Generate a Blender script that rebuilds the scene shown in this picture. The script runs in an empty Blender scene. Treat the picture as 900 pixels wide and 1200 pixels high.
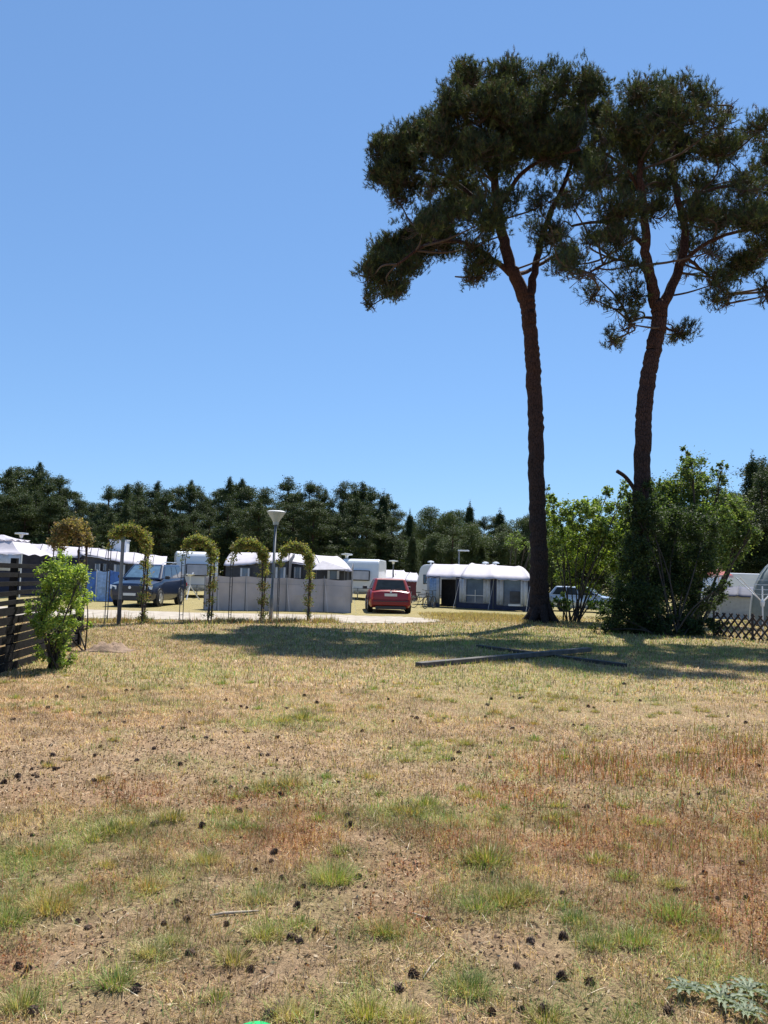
import bpy, math, random
import numpy as np
from mathutils import Vector, Matrix

random.seed(7)
rng = np.random.default_rng(11)
R = math.radians
scene = bpy.context.scene
col = scene.collection

# ------------------------------------------------------------------ camera
F_PX, CAM_H = 920.0, 1.6
PITCH, ROLL = math.atan(73 / F_PX), R(1.5)
Fw = np.array([0, math.cos(PITCH), math.sin(PITCH)])
U0 = np.array([0, -math.sin(PITCH), math.cos(PITCH)])
X0 = np.array([1.0, 0, 0])
Rt = X0 * math.cos(ROLL) + U0 * math.sin(ROLL)
Up = U0 * math.cos(ROLL) - X0 * math.sin(ROLL)
cd = bpy.data.cameras.new('camera')
cam = bpy.data.objects.new('camera', cd)
col.objects.link(cam)
M = Matrix(((Rt[0], Up[0], -Fw[0], 0), (Rt[1], Up[1], -Fw[1], 0), (Rt[2], Up[2], -Fw[2], CAM_H), (0, 0, 0, 1)))
cam.matrix_world = M
cd.sensor_fit = 'VERTICAL'
cd.sensor_height = 36
cd.lens = F_PX / 1200 * 36
cd.clip_start = 0.05
cd.clip_end = 3000
scene.camera = cam


def ss(a, b, x):
    t = np.clip((x - a) / (b - a), 0, 1)
    return t * t * (3 - 2 * t)


# ------------------------------------------------------------------ noise
def vnoise(x, y, seed=0):
    xi = np.floor(x).astype(np.int64)
    yi = np.floor(y).astype(np.int64)
    fx = x - xi
    fy = y - yi
    fx = fx * fx * (3 - 2 * fx)
    fy = fy * fy * (3 - 2 * fy)

    def h(a, b):
        n = (a * 374761393 + b * 668265263 + seed * 1442695041) & 0x7fffffff
        n = ((n ^ (n >> 13)) * 1274126177) & 0x7fffffff
        return ((n ^ (n >> 16)) & 0xffff) / 65535.0
    return (h(xi, yi) * (1 - fx) + h(xi + 1, yi) * fx) * (1 - fy) + (h(xi, yi + 1) * (1 - fx) + h(xi + 1, yi + 1) * fx) * fy


def fbm(x, y, s, seed=0, o=3):
    x = np.asarray(x, float)
    y = np.asarray(y, float)
    r = 0
    a = 0.5
    t = 0
    for i in range(o):
        r = r + a * vnoise(x / s + 17.3 * i, y / s - 9.1 * i, seed + i)
        t += a
        a *= .5
        s *= .5
    return r / t


def vnoise3(P, s, seed=0):
    q = P / s
    i = np.floor(q).astype(np.int64)
    f = q - i
    f = f * f * (3 - 2 * f)
    r = 0
    for dx in (0, 1):
        for dy in (0, 1):
            for dz in (0, 1):
                n = ((i[:, 0] + dx) * 374761393 + (i[:, 1] + dy) * 668265263 + (i[:, 2] + dz) * 2147483647 + seed * 1442695041) & 0x7fffffff
                n = ((n ^ (n >> 13)) * 1274126177) & 0x7fffffff
                h = ((n ^ (n >> 16)) & 0xffff) / 65535.0
                w_ = (f[:, 0] if dx else 1 - f[:, 0]) * (f[:, 1] if dy else 1 - f[:, 1]) * (f[:, 2] if dz else 1 - f[:, 2])
                r = r + h * w_
    return r


def terrain(x, y):
    x = np.asarray(x, float)
    y = np.asarray(y, float)
    near = 1 - ss(20, 25, y)
    h = near * ((fbm(x, y, 2.5, 5) - .5) * .07 + (fbm(x, y, .35, 9, 2) - .5) * .03)
    h = h - 0.25 * ss(34, 44, y) * ss(-2, 2, x)
    # low mound of dry grass to the left of the big pine
    h = h + 0.10 * np.exp(-((x - 4.0) / 2.6) ** 2 - ((y - 30.0) / 2.2) ** 2)
    return h


def ray(px, py):
    return Fw * F_PX + Rt * (px - 450) - Up * (py - 600)


def at(px, py, Y):
    d = ray(px, py)
    d = d * (Y / d[1])
    return Vector((d[0], d[1], d[2] + CAM_H))


def G(px, py):
    d = ray(px, py)
    h = 0.0
    for i in range(8):
        t = (h - CAM_H) / d[2]
        p = d * t
        h = float(terrain(p[0], p[1]))
    return Vector((p[0], p[1], h))


def pxm(Y):
    return F_PX / Y


# ------------------------------------------------------------------ materials
MATS = {}


def nodes_of(m):
    m.use_nodes = True
    nt = m.node_tree
    return nt, nt.nodes, nt.links


def mat(name, color, rough=.6, metal=0, var=.12, scale=6, bump=0, spec=.5, trans=0, alpha=1, coat=0, sheen=0):
    if name in MATS:
        return MATS[name]
    m = bpy.data.materials.new(name)
    nt, N, L = nodes_of(m)
    b = N['Principled BSDF']
    b.inputs['Roughness'].default_value = rough
    b.inputs['Metallic'].default_value = metal
    b.inputs['Specular IOR Level'].default_value = spec
    b.inputs['Transmission Weight'].default_value = trans
    b.inputs['Alpha'].default_value = alpha
    b.inputs['Coat Weight'].default_value = coat
    tc = N.new('ShaderNodeTexCoord')
    ns = N.new('ShaderNodeTexNoise')
    ns.inputs['Scale'].default_value = scale
    ns.inputs['Detail'].default_value = 5
    L.new(tc.outputs['Object'], ns.inputs['Vector'])
    mx = N.new('ShaderNodeMix')
    mx.data_type = 'RGBA'
    c = np.array(color[:3])
    mx.inputs['A'].default_value = (*(c * (1 - var)), 1)
    mx.inputs['B'].default_value = (*np.minimum(c * (1 + var), 1), 1)
    mr = N.new('ShaderNodeMapRange')
    mr.inputs['From Min'].default_value = .3
    mr.inputs['From Max'].default_value = .7
    L.new(ns.outputs['Fac'], mr.inputs['Value'])
    L.new(mr.outputs['Result'], mx.inputs['Factor'])
    L.new(mx.outputs['Result'], b.inputs['Base Color'])
    if bump:
        bp = N.new('ShaderNodeBump')
        bp.inputs['Strength'].default_value = bump
        bp.inputs['Distance'].default_value = .02
        n2 = N.new('ShaderNodeTexNoise')
        n2.inputs['Scale'].default_value = scale * 5
        n2.inputs['Detail'].default_value = 4
        L.new(tc.outputs['Object'], n2.inputs['Vector'])
        L.new(n2.outputs['Fac'], bp.inputs['Height'])
        L.new(bp.outputs['Normal'], b.inputs['Normal'])
    MATS[name] = m
    return m


def leaf_mat(name, trans=.35, rough=.5, spec=.4, tcol=1.4):
    """colour comes from each leaf's own tint"""
    if name in MATS:
        return MATS[name]
    m = bpy.data.materials.new(name)
    nt, N, L = nodes_of(m)
    b = N['Principled BSDF']
    b.inputs['Roughness'].default_value = rough
    b.inputs['Specular IOR Level'].default_value = spec
    a = N.new('ShaderNodeAttribute')
    a.attribute_name = 'tint'
    L.new(a.outputs['Color'], b.inputs['Base Color'])
    t = N.new('ShaderNodeBsdfTranslucent')
    g = N.new('ShaderNodeMix')
    g.data_type = 'RGBA'
    g.blend_type = 'MULTIPLY'
    g.inputs['Factor'].default_value = 1
    g.inputs['B'].default_value = (tcol * 1.05, tcol * 1.1, tcol * .5, 1)
    L.new(a.outputs['Color'], g.inputs['A'])
    L.new(g.outputs['Result'], t.inputs['Color'])
    ms = N.new('ShaderNodeMixShader')
    ms.inputs['Fac'].default_value = trans
    L.new(b.outputs['BSDF'], ms.inputs[1])
    L.new(t.outputs['BSDF'], ms.inputs[2])
    L.new(ms.outputs['Shader'], N['Material Output'].inputs['Surface'])
    MATS[name] = m
    return m


def bark_mat(name, low, high, z0, z1, scale=5):
    m = bpy.data.materials.new(name)
    nt, N, L = nodes_of(m)
    b = N['Principled BSDF']
    b.inputs['Roughness'].default_value = .9
    b.inputs['Specular IOR Level'].default_value = .2
    tc = N.new('ShaderNodeTexCoord')
    sx = N.new('ShaderNodeSeparateXYZ')
    L.new(tc.outputs['Object'], sx.inputs['Vector'])
    ns = N.new('ShaderNodeTexNoise')
    ns.inputs['Scale'].default_value = 1.2
    L.new(tc.outputs['Object'], ns.inputs['Vector'])
    ad = N.new('ShaderNodeMath')
    ad.operation = 'MULTIPLY_ADD'
    ad.inputs[1].default_value = 5
    L.new(ns.outputs['Fac'], ad.inputs[0])
    L.new(sx.outputs['Z'], ad.inputs[2])
    mr = N.new('ShaderNodeMapRange')
    mr.inputs['From Min'].default_value = z0 + 2.5
    mr.inputs['From Max'].default_value = z1 + 2.5
    L.new(ad.outputs['Value'], mr.inputs['Value'])
    mx = N.new('ShaderNodeMix')
    mx.data_type = 'RGBA'
    mx.inputs['A'].default_value = (*low, 1)
    mx.inputs['B'].default_value = (*high, 1)
    L.new(mr.outputs['Result'], mx.inputs['Factor'])
    mp = N.new('ShaderNodeMapping')
    mp.inputs['Scale'].default_value = (1, 1, .3)
    L.new(tc.outputs['Object'], mp.inputs['Vector'])
    vo = N.new('ShaderNodeTexVoronoi')
    vo.feature = 'DISTANCE_TO_EDGE'
    vo.inputs['Scale'].default_value = scale * 2.2
    L.new(mp.outputs['Vector'], vo.inputs['Vector'])
    cr = N.new('ShaderNodeMapRange')
    cr.inputs['From Max'].default_value = .12
    cr.inputs['To Min'].default_value = .35
    L.new(vo.outputs['Distance'], cr.inputs['Value'])
    m2 = N.new('ShaderNodeMix')
    m2.data_type = 'RGBA'
    m2.blend_type = 'MULTIPLY'
    m2.inputs['Factor'].default_value = 1
    L.new(mx.outputs['Result'], m2.inputs['A'])
    L.new(cr.outputs['Result'], m2.inputs['B'])
    L.new(m2.outputs['Result'], b.inputs['Base Color'])
    bp = N.new('ShaderNodeBump')
    bp.inputs['Strength'].default_value = .8
    bp.inputs['Distance'].default_value = .04
    L.new(cr.outputs['Result'], bp.inputs['Height'])
    L.new(bp.outputs['Normal'], b.inputs['Normal'])
    return m


# ------------------------------------------------------------------ object helpers
def tag(o, label=None, cat=None, group=None, kind=None):
    if label:
        o['label'] = label
    if cat:
        o['category'] = cat
    if group:
        o['group'] = group
    if kind:
        o['kind'] = kind
    return o


def empty(name, loc, label, cat, group=None, rz=0):
    o = bpy.data.objects.new(name, None)
    o.empty_display_size = .2
    col.objects.link(o)
    o.location = loc
    o.rotation_euler = (0, 0, rz)
    return tag(o, label, cat, group)


def link(name, me, m, parent=None, smooth=False):
    o = bpy.data.objects.new(name, me)
    col.objects.link(o)
    if m:
        me.materials.append(m)
    if parent:
        o.parent = parent
    if smooth:
        me.polygons.foreach_set('use_smooth', np.ones(len(me.polygons), bool))
    return o


def np_mesh(name, V, quads=None, tris=None, tint=None):
    me = bpy.data.meshes.new(name)
    V = np.ascontiguousarray(V, np.float32)
    me.vertices.add(len(V))
    me.vertices.foreach_set('co', V.ravel())
    lv = []
    ls = []
    n = 0
    if quads is not None and len(quads):
        q = np.asarray(quads, np.int32)
        lv.append(q.ravel())
        ls.append(np.arange(len(q)) * 4)
        n = q.size
    if tris is not None and len(tris):
        t = np.asarray(tris, np.int32)
        lv.append(t.ravel())
        ls.append(n + np.arange(len(t)) * 3)
    lv = np.concatenate(lv)
    ls = np.concatenate(ls).astype(np.int32)
    me.loops.add(len(lv))
    me.loops.foreach_set('vertex_index', lv)
    me.polygons.add(len(ls))
    me.polygons.foreach_set('loop_start', ls)
    me.update(calc_edges=True)
    if tint is not None:
        a = me.color_attributes.new('tint', 'FLOAT_COLOR', 'POINT')
        c = np.ones((len(V), 4), np.float32)
        c[:, :3] = tint
        a.data.foreach_set('color', c.ravel())
    return me


class MB:
    def __init__(s, origin=(0, 0, 0)):
        s.v = []
        s.f = []
        s.o = Vector(origin)

    def add(s, vs, fs):
        n = len(s.v)
        s.v += [Vector(v) - s.o for v in vs]
        s.f += [[i + n for i in f] for f in fs]
        return s

    def box(s, c, size, rot=None, taper=1.0):
        hx, hy, hz = size[0] / 2, size[1] / 2, size[2] / 2
        P = []
        for z in (-1, 1):
            k = taper if z > 0 else 1
            for x, y in ((-1, -1), (1, -1), (1, 1), (-1, 1)):
                P.append(Vector((x * hx * k, y * hy * k, z * hz)))
        if rot is not None:
            P = [rot @ p for p in P]
        c = Vector(c)
        s.add([p + c for p in P], [[3, 2, 1, 0], [4, 5, 6, 7], [0, 1, 5, 4], [1, 2, 6, 5], [2, 3, 7, 6], [3, 0, 4, 7]])
        return s

    def beam(s, a, b, w, h, up=(0, 0, 1)):
        a, b = Vector(a), Vector(b)
        d = (b - a)
        L_ = d.length
        d.normalize()
        x = d.cross(Vector(up))
        if x.length < 1e-4:
            x = Vector((1, 0, 0))
        x.normalize()
        z = x.cross(d)
        rot = Matrix((x, d, z)).transposed()
        return s.box((a + b) / 2, (w, L_, h), rot)

    def tube(s, pts, rad, n=8, cap=True):
        pts = [Vector(p) for p in pts]
        if not hasattr(rad, '__len__'):
            rad = [rad] * len(pts)
        base = len(s.v)
        u = None
        vs = []
        for i, p in enumerate(pts):
            a = pts[max(i - 1, 0)]
            b = pts[min(i + 1, len(pts) - 1)]
            t = (b - a).normalized()
            if u is None:
                u = t.orthogonal().normalized()
            u = (u - t * u.dot(t)).normalized()
            w = t.cross(u)
            for k in range(n):
                an = 2 * math.pi * k / n
                vs.append(p + (u * math.cos(an) + w * math.sin(an)) * rad[i])
        fs = []
        for i in range(len(pts) - 1):
            for k in range(n):
                k2 = (k + 1) % n
                fs.append([i * n + k, i * n + k2, (i + 1) * n + k2, (i + 1) * n + k])
        if cap:
            fs.append(list(range(n))[::-1])
            fs.append([(len(pts) - 1) * n + k for k in range(n)])
        return s.add(vs, fs)

    def lathe(s, prof, n=16, c=(0, 0, 0), axis='Z'):
        vs = []
        for r, z in prof:
            for k in range(n):
                a = 2 * math.pi * k / n
                p = (r * math.cos(a), r * math.sin(a), z)
                if axis == 'X':
                    p = (z, r * math.cos(a), r * math.sin(a))
                vs.append(Vector(p) + Vector(c))
        fs = []
        for i in range(len(prof) - 1):
            for k in range(n):
                k2 = (k + 1) % n
                fs.append([i * n + k, i * n + k2, (i + 1) * n + k2, (i + 1) * n + k])
        fs.append(list(range(n))[::-1])
        fs.append([(len(prof) - 1) * n + k for k in range(n)])
        return s.add(vs, fs)

    def prism(s, poly, off):
        """closed outline extruded by off"""
        n = len(poly)
        P = [Vector(p) for p in poly]
        o = Vector(off)
        fs = [list(range(n))[::-1], [n + i for i in range(n)]]
        fs += [[i, (i + 1) % n, n + (i + 1) % n, n + i] for i in range(n)]
        return s.add(P + [p + o for p in P], fs)

    def sheet(s, grid, th=.004):
        """grid of points given real thickness th along its normal-ish"""
        nr, nc = len(grid), len(grid[0])
        P = [Vector(p) for r in grid for p in r]
        nrm = (Vector(grid[0][-1]) - Vector(grid[0][0])).cross(Vector(grid[-1][0]) - Vector(grid[0][0])).normalized() * th
        Q = [p - nrm for p in P]
        n = len(P)
        fs = []
        for i in range(nr - 1):
            for j in range(nc - 1):
                a, b, c, d = i * nc + j, i * nc + j + 1, (i + 1) * nc + j + 1, (i + 1) * nc + j
                fs.append([a, b, c, d])
                fs.append([n + d, n + c, n + b, n + a])
        edge = [j for j in range(nc)] + [i * nc + nc - 1 for i in range(1, nr)] + [(nr - 1) * nc + j for j in range(nc - 2, -1, -1)] + [i * nc for i in range(nr - 2, 0, -1)]
        for k in range(len(edge)):
            a, b = edge[k], edge[(k + 1) % len(edge)]
            fs.append([b, a, n + a, n + b])
        return s.add(P + Q, fs)

    def build(s, name, m, parent=None, smooth=False, bevel=0, seg=2, subsurf=0):
        me = bpy.data.meshes.new(name)
        me.from_pydata([tuple(v) for v in s.v], [], s.f)
        me.update()
        o = link(name, me, m, parent, smooth)
        if bevel:
            b = o.modifiers.new('bevel', 'BEVEL')
            b.width = bevel
            b.segments = seg
            b.limit_method = 'ANGLE'
            b.harden_normals = False
        if subsurf:
            b = o.modifiers.new('sub', 'SUBSURF')
            b.levels = b.render_levels = subsurf
        return o


def copy_tree(o, parent=None):
    c = o.copy()
    col.objects.link(c)
    c.parent = parent
    for ch in list(o.children):
        copy_tree(ch, c)
    return c


# ------------------------------------------------------------------ foliage generators (numpy)
def unit(v):
    return v / np.maximum(np.linalg.norm(v, axis=1, keepdims=True), 1e-9)


def rand_dirs(n, up=0.0):
    v = rng.normal(size=(n, 3))
    v = unit(v)
    v[:, 2] += up
    return unit(v)


def leaf_quads(P, size, tint, flat=.3, aspect=.55, sizevar=.4):
    """one rhombic leaf per point"""
    n = len(P)
    a = rand_dirs(n)
    a[:, 2] *= (1 - flat)
    a = unit(a)
    b = rng.normal(size=(n, 3))
    b[:, 2] *= (1 - flat)
    b = unit(b - a * np.sum(a * b, 1, keepdims=True))
    L_ = size * (1 + sizevar * rng.uniform(-1, 1, (n, 1)))
    W = L_ * aspect
    V = np.stack([P - a * L_ * .5, P + b * W * .5, P + a * L_ * .5, P - b * W * .5], 1).reshape(-1, 3)
    q = np.arange(n * 4).reshape(n, 4)
    return V, q, np.repeat(tint, 4, 0)


def needle_tris(P, D, k, length, width, spread, tint):
    """k needles fanning from each tuft point P along direction D"""
    n = len(P)
    P = np.repeat(P, k, 0)
    D = np.repeat(D, k, 0)
    T = np.repeat(tint, k, 0)
    d = unit(D + rng.normal(size=(n * k, 3)) * spread)
    s = unit(np.cross(d, rng.normal(size=(n * k, 3))))
    L_ = length * rng.uniform(.6, 1.15, (n * k, 1))
    base = P + D * rng.uniform(-.6, .6, (n * k, 1)) * length
    V = np.stack([base - s * width * .5, base + s * width * .5, base + d * L_], 1).reshape(-1, 3)
    t = np.arange(n * k * 3).reshape(-1, 3)
    return V, t, np.repeat(T, 3, 0)


def tints(n, palette, jitter=.15):
    pal = np.array(palette)
    w = rng.integers(0, len(pal), n)
    c = pal[w] * (1 + jitter * rng.normal(size=(n, 1)))
    return np.clip(c, .003, .9)


def ell_points(c, r, n, shell=.5, upper=0.0):
    """points in an ellipsoid, biased outwards (shell) and upwards"""
    d = rand_dirs(n, upper)
    rad = rng.uniform(0, 1, (n, 1)) ** (1 / 3 * (1 - shell) + .08)
    return np.array(c) + d * rad * np.array(r), d

# ------------------------------------------------------------------ light
SUN_AZ, SUN_EL = R(22), R(59)
sdir = Vector((math.sin(SUN_AZ) * math.cos(SUN_EL), math.cos(SUN_AZ) * math.cos(SUN_EL), math.sin(SUN_EL)))
ld = bpy.data.lights.new('sun', 'SUN')
ld.energy = 5.0
ld.angle = R(.53)
ld.color = (1, .955, .88)
sun = bpy.data.objects.new('sun', ld)
col.objects.link(sun)
sun.rotation_euler = (-sdir).to_track_quat('-Z', 'Y').to_euler()
w = bpy.data.worlds.new('World')
scene.world = w
w.use_nodes = True
wn = w.node_tree
sky = wn.nodes.new('ShaderNodeTexSky')
sky.sky_type = 'NISHITA'
sky.sun_disc = False
sky.sun_elevation = SUN_EL
sky.sun_rotation = SUN_AZ
sky.altitude = 0
sky.air_density = 1.0
sky.dust_density = 0.0
sky.ozone_density = 8.0
# flatter, bluer gradient from zenith to horizon than the clear-air model gives
gmm = wn.nodes.new('ShaderNodeGamma')
gmm.inputs['Gamma'].default_value = .58
wn.links.new(sky.outputs['Color'], gmm.inputs['Color'])
tnt = wn.nodes.new('ShaderNodeMix')
tnt.data_type = 'RGBA'
tnt.blend_type = 'MULTIPLY'
tnt.inputs['Factor'].default_value = 1
tnt.inputs['B'].default_value = (1.06, 1.42, 1.85, 1)
wn.links.new(gmm.outputs['Color'], tnt.inputs['A'])
wn.links.new(tnt.outputs['Result'], wn.nodes['Background'].inputs['Color'])
wn.nodes['Background'].inputs['Strength'].default_value = .10
vs = scene.view_settings
vs.view_transform = 'Standard'
vs.look = 'None'
vs.gamma = 1
vs.use_curve_mapping = False
vs.exposure = 0.75

# ------------------------------------------------------------------ ground
# where the sward is red (sorrel), green, bare or mossy: world points read off the lawn
def spots(lst):
    return [(G(a, b), r) for a, b, r in lst]


RED = spots([(735, 905, .55), (820, 900, .5), (660, 905, .4), (880, 890, .5), (340, 985, .28), (300, 940, .3), (360, 960, .2), (540, 985, .3), (850, 1080, .35),
             (885, 1060, .3), (640, 1000, .3), (470, 1075, .15), (770, 1000, .35), (880, 1000, .3), (10, 1130, .12), (160, 930, .3), (700, 960, .3), (600, 935, .35), (800, 965, .3), (480, 1015, .18), (890, 960, .3)])
GREEN = spots([(175, 1112, .13), (135, 1148, .1), (550, 1150, .14), (590, 1055, .16), (675, 1075, .16), (745, 1100, .17), (300, 1050, .15), (310, 1095, .12), (60, 1060, .22),
               (140, 970, .3), (340, 920, .4), (480, 950, .25), (640, 950, .3), (450, 1090, .16), (560, 1010, .18), (390, 1030, .15), (20, 1010, .3), (180, 1040, .2),
               (560, 1060, .15), (690, 1100, .13), (790, 1070, .2), (80, 780, 1.0), (200, 790, 1.2), (600, 800, 2.), (380, 1060, .14), (270, 970, .2), (430, 1180, .15), (700, 1185, .2), (350, 845, .5), (830, 1130, .2), (40, 1000, .2), (500, 880, .4)])
BARE = spots([(400, 1060, .25), (620, 1120, .2), (560, 1100, .15), (660, 1170, .15), (800, 835, 1.2), (230, 880, .8), (700, 840, .8), (300, 1150, .2), (90, 1100, .2), (130, 1180, .15), (460, 1000, .2), (560, 820, .8), (120, 765, .5), (60, 900, .6)])


def field(x, y, lst, warp=.35):
    dx = (fbm(x, y, .5, 31) - .5) * warp * 2
    dy = (fbm(x, y, .5, 37) - .5) * warp * 2
    r = np.zeros_like(np.asarray(x, float))
    for p, rad in lst:
        sc = rad * 1.3
        d2 = ((x + dx * rad - p.x) / sc) ** 2 + ((y + dy * rad - p.y) / sc) ** 2
        r = np.maximum(r, np.exp(-d2))
    return r


def sward(x, y):
    red = np.clip(field(x, y, RED) * .9 + ss(.62, .8, fbm(x, y, .8, 51)) * .4 * (y < 9), 0, 1)
    green = np.clip(field(x, y, GREEN) * .9 + ss(.55, .75, fbm(x, y, .6, 61)) * .5 + ss(10, 17, y) * .28 * fbm(x, y, 1.5, 63), 0, 1)
    und = np.exp(-((x - 4.5) / 6.5) ** 2 - ((y - 20.5) / 4.2) ** 2)  # greener grass under the pines, its darker colour also deepens their shadow
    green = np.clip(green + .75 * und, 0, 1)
    bare = np.clip(field(x, y, BARE) * .8 + ss(.58, .75, fbm(x, y, .5, 71)) * .5, 0, 1)
    return red, green, bare


def grid_axis(spans):
    a = []
    for lo, hi, st in spans:
        a.append(np.arange(lo, hi, st))
    return np.unique(np.concatenate(a))


gx = grid_axis([(-1500, -100, 100), (-100, -20, 8), (-20, -8, .8), (-8, 8, .1), (8, 20, .8), (20, 100, 8), (100, 1501, 100)])
gy = grid_axis([(-60, -4, 8), (-4, 1.5, .5), (1.5, 14, .1), (14, 50, .5), (50, 120, 8), (120, 2001, 120)])
XX, YY = np.meshgrid(gx, gy)
ZZ = terrain(XX, YY)
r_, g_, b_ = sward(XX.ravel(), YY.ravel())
straw = np.array([.34, .235, .14])
soil = np.array([.265, .18, .108])
grn = np.array([.21, .19, .075])
redc = np.array([.26, .13, .07])
c = np.tile(straw, (len(r_), 1))
big = fbm(XX.ravel(), YY.ravel(), 3.0, 81)[:, None]
c = c * (.80 + .25 * big)
c = c * (1 - .75 * b_[:, None]) + soil * .75 * b_[:, None]
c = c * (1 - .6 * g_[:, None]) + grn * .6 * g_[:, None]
c = c * (1 - .5 * r_[:, None]) + redc * .5 * r_[:, None]
c *= 1 + .2 * (ss(5, 8.5, YY.ravel()) * (1 - .6 * ss(13, 17, YY.ravel())))[:, None]
far = ss(20, 34, YY.ravel())[:, None]
c = c * (1 - far * .55) + np.array([.27, .26, .10]) * far * .55
V = np.stack([XX.ravel(), YY.ravel(), ZZ.ravel()], 1)
nc = len(gx)
i, j = np.meshgrid(np.arange(len(gy) - 1), np.arange(nc - 1), indexing='ij')
q = np.stack([i * nc + j, i * nc + j + 1, (i + 1) * nc + j + 1, (i + 1) * nc + j], -1).reshape(-1, 4)
gm = bpy.data.materials.new('dry_lawn_soil')
nt, N, L = nodes_of(gm)
b = N['Principled BSDF']
b.inputs['Roughness'].default_value = .95
b.inputs['Specular IOR Level'].default_value = .1
a = N.new('ShaderNodeAttribute')
a.attribute_name = 'tint'
tc = N.new('ShaderNodeTexCoord')
prev = a.outputs['Color']
for sc, lo, hi in ((140, .45, 1.5), (28, .62, 1.32), (5, .8, 1.2)):
    ns = N.new('ShaderNodeTexNoise')
    ns.inputs['Scale'].default_value = sc
    ns.inputs['Detail'].default_value = 4
    ns.inputs['Roughness'].default_value = .65
    L.new(tc.outputs['Object'], ns.inputs['Vector'])
    mr = N.new('ShaderNodeMapRange')
    mr.inputs['From Min'].default_value = .3
    mr.inputs['From Max'].default_value = .7
    mr.inputs['To Min'].default_value = lo
    mr.inputs['To Max'].default_value = hi
    L.new(ns.outputs['Fac'], mr.inputs['Value'])
    mx = N.new('ShaderNodeMix')
    mx.data_type = 'RGBA'
    mx.blend_type = 'MULTIPLY'
    mx.inputs['Factor'].default_value = 1
    L.new(prev, mx.inputs['A'])
    L.new(mr.outputs['Result'], mx.inputs['B'])
    prev = mx.outputs['Result']
L.new(prev, b.inputs['Base Color'])
bp = N.new('ShaderNodeBump')
bp.inputs['Strength'].default_value = .9
bp.inputs['Distance'].default_value = .03
n2 = N.new('ShaderNodeTexNoise')
n2.inputs['Scale'].default_value = 30
n2.inputs['Detail'].default_value = 8
n2.inputs['Roughness'].default_value = .7
L.new(tc.outputs['Object'], n2.inputs['Vector'])
L.new(n2.outputs['Fac'], bp.inputs['Height'])
L.new(bp.outputs['Normal'], b.inputs['Normal'])
ground = link('ground', np_mesh('ground', V, q, tint=c), gm, smooth=True)
tag(ground, 'dry sandy lawn with straw coloured and green patches', 'ground', kind='structure')

# gravel road between the lawn and the pitches
top = [(-200, 708), (0, 711), (110, 714.5), (250, 718.5), (400, 721), (470, 723), (518, 726.5)]
bot = [(-200, 717), (0, 722), (110, 725), (250, 727), (400, 730), (470, 730.5), (520, 728.5)]
tp = [G(*p) for p in top]
bo = [G(*p) for p in bot]
g2 = []
for row in range(9):
    t = row / 8
    rr = []
    for k in range(len(tp) - 1):
        for s_ in range(12):
            u = s_ / 12
            A = tp[k].lerp(tp[k + 1], u)
            B = bo[k].lerp(bo[k + 1], u)
            p = A.lerp(B, t)
            if row in (0, 8):
                p = p + Vector((0, (random.random() - .5) * .5, 0))
            p.z = float(terrain(p.x, p.y)) + .012
            rr.append(p)
    g2.append(rr)
road = MB()
nr, ncx = len(g2), len(g2[0])
road.add([p for r in g2 for p in r], [[i * ncx + j, (i + 1) * ncx + j, (i + 1) * ncx + j + 1, i * ncx + j + 1] for i in range(nr - 1) for j in range(ncx - 1)])
tag(road.build('road', mat('gravel', (.38, .335, .28), .95, var=.25, scale=3, bump=.5, spec=.1)), 'pale gravel road crossing behind the lawn', 'road', kind='structure')


# ------------------------------------------------------------------ grass and weeds
def blades(P, yaw, lean, length, width, tint, curve=.5):
    """bent blades: 5 verts each, quad + tip triangle"""
    n = len(P)
    hx = np.stack([np.cos(yaw), np.sin(yaw), np.zeros(n)], 1)
    sd = np.stack([-np.sin(yaw), np.cos(yaw), np.zeros(n)], 1)
    up = np.array([0, 0, 1.0])
    l1 = lean[:, None]
    l2 = np.minimum(l1 * (1 + curve), 1.55)
    L_ = length[:, None]
    w_ = width[:, None] * .5
    d1 = hx * np.sin(l1) + up * np.cos(l1)
    d2 = hx * np.sin(l2) + up * np.cos(l2)
    m = P + d1 * L_ * .55
    t = m + d2 * L_ * .45
    V = np.stack([P - sd * w_, P + sd * w_, m + sd * w_ * .8, m - sd * w_ * .8, t], 1).reshape(-1, 3)
    k = np.arange(n)[:, None] * 5
    return V, k + np.array([[0, 1, 2, 3]]), k + np.array([[3, 2, 4]]), np.repeat(tint, 5, 0)


def merge(parts):
    V, Q, T, C = [], [], [], []
    n = 0
    for v, q, t, c in parts:
        V.append(v)
        C.append(c)
        if q is not None:
            Q.append(q + n)
        if t is not None:
            T.append(t + n)
        n += len(v)
    return np.concatenate(V), (np.concatenate(Q) if Q else None), (np.concatenate(T) if T else None), np.concatenate(C)


def lawn_points(n, y0, y1, margin=.6):
    """random points in the strip of lawn seen from the path"""
    y = np.sqrt(rng.uniform(y0 ** 2, y1 ** 2, n))
    x = rng.uniform(-1, 1, n) * (y * .52 + margin)
    # the lawn goes on to either side, for views from a step away
    m = int(n * (.7 if y0 < 3 else .4))
    ye = np.sqrt(rng.uniform(y0 ** 2, y1 ** 2, m))
    xe = rng.choice([-1, 1], m) * (ye * .52 + margin + rng.uniform(0, 1, m) * 3.2)
    return np.concatenate([x, xe]), np.concatenate([y, ye])


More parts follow.
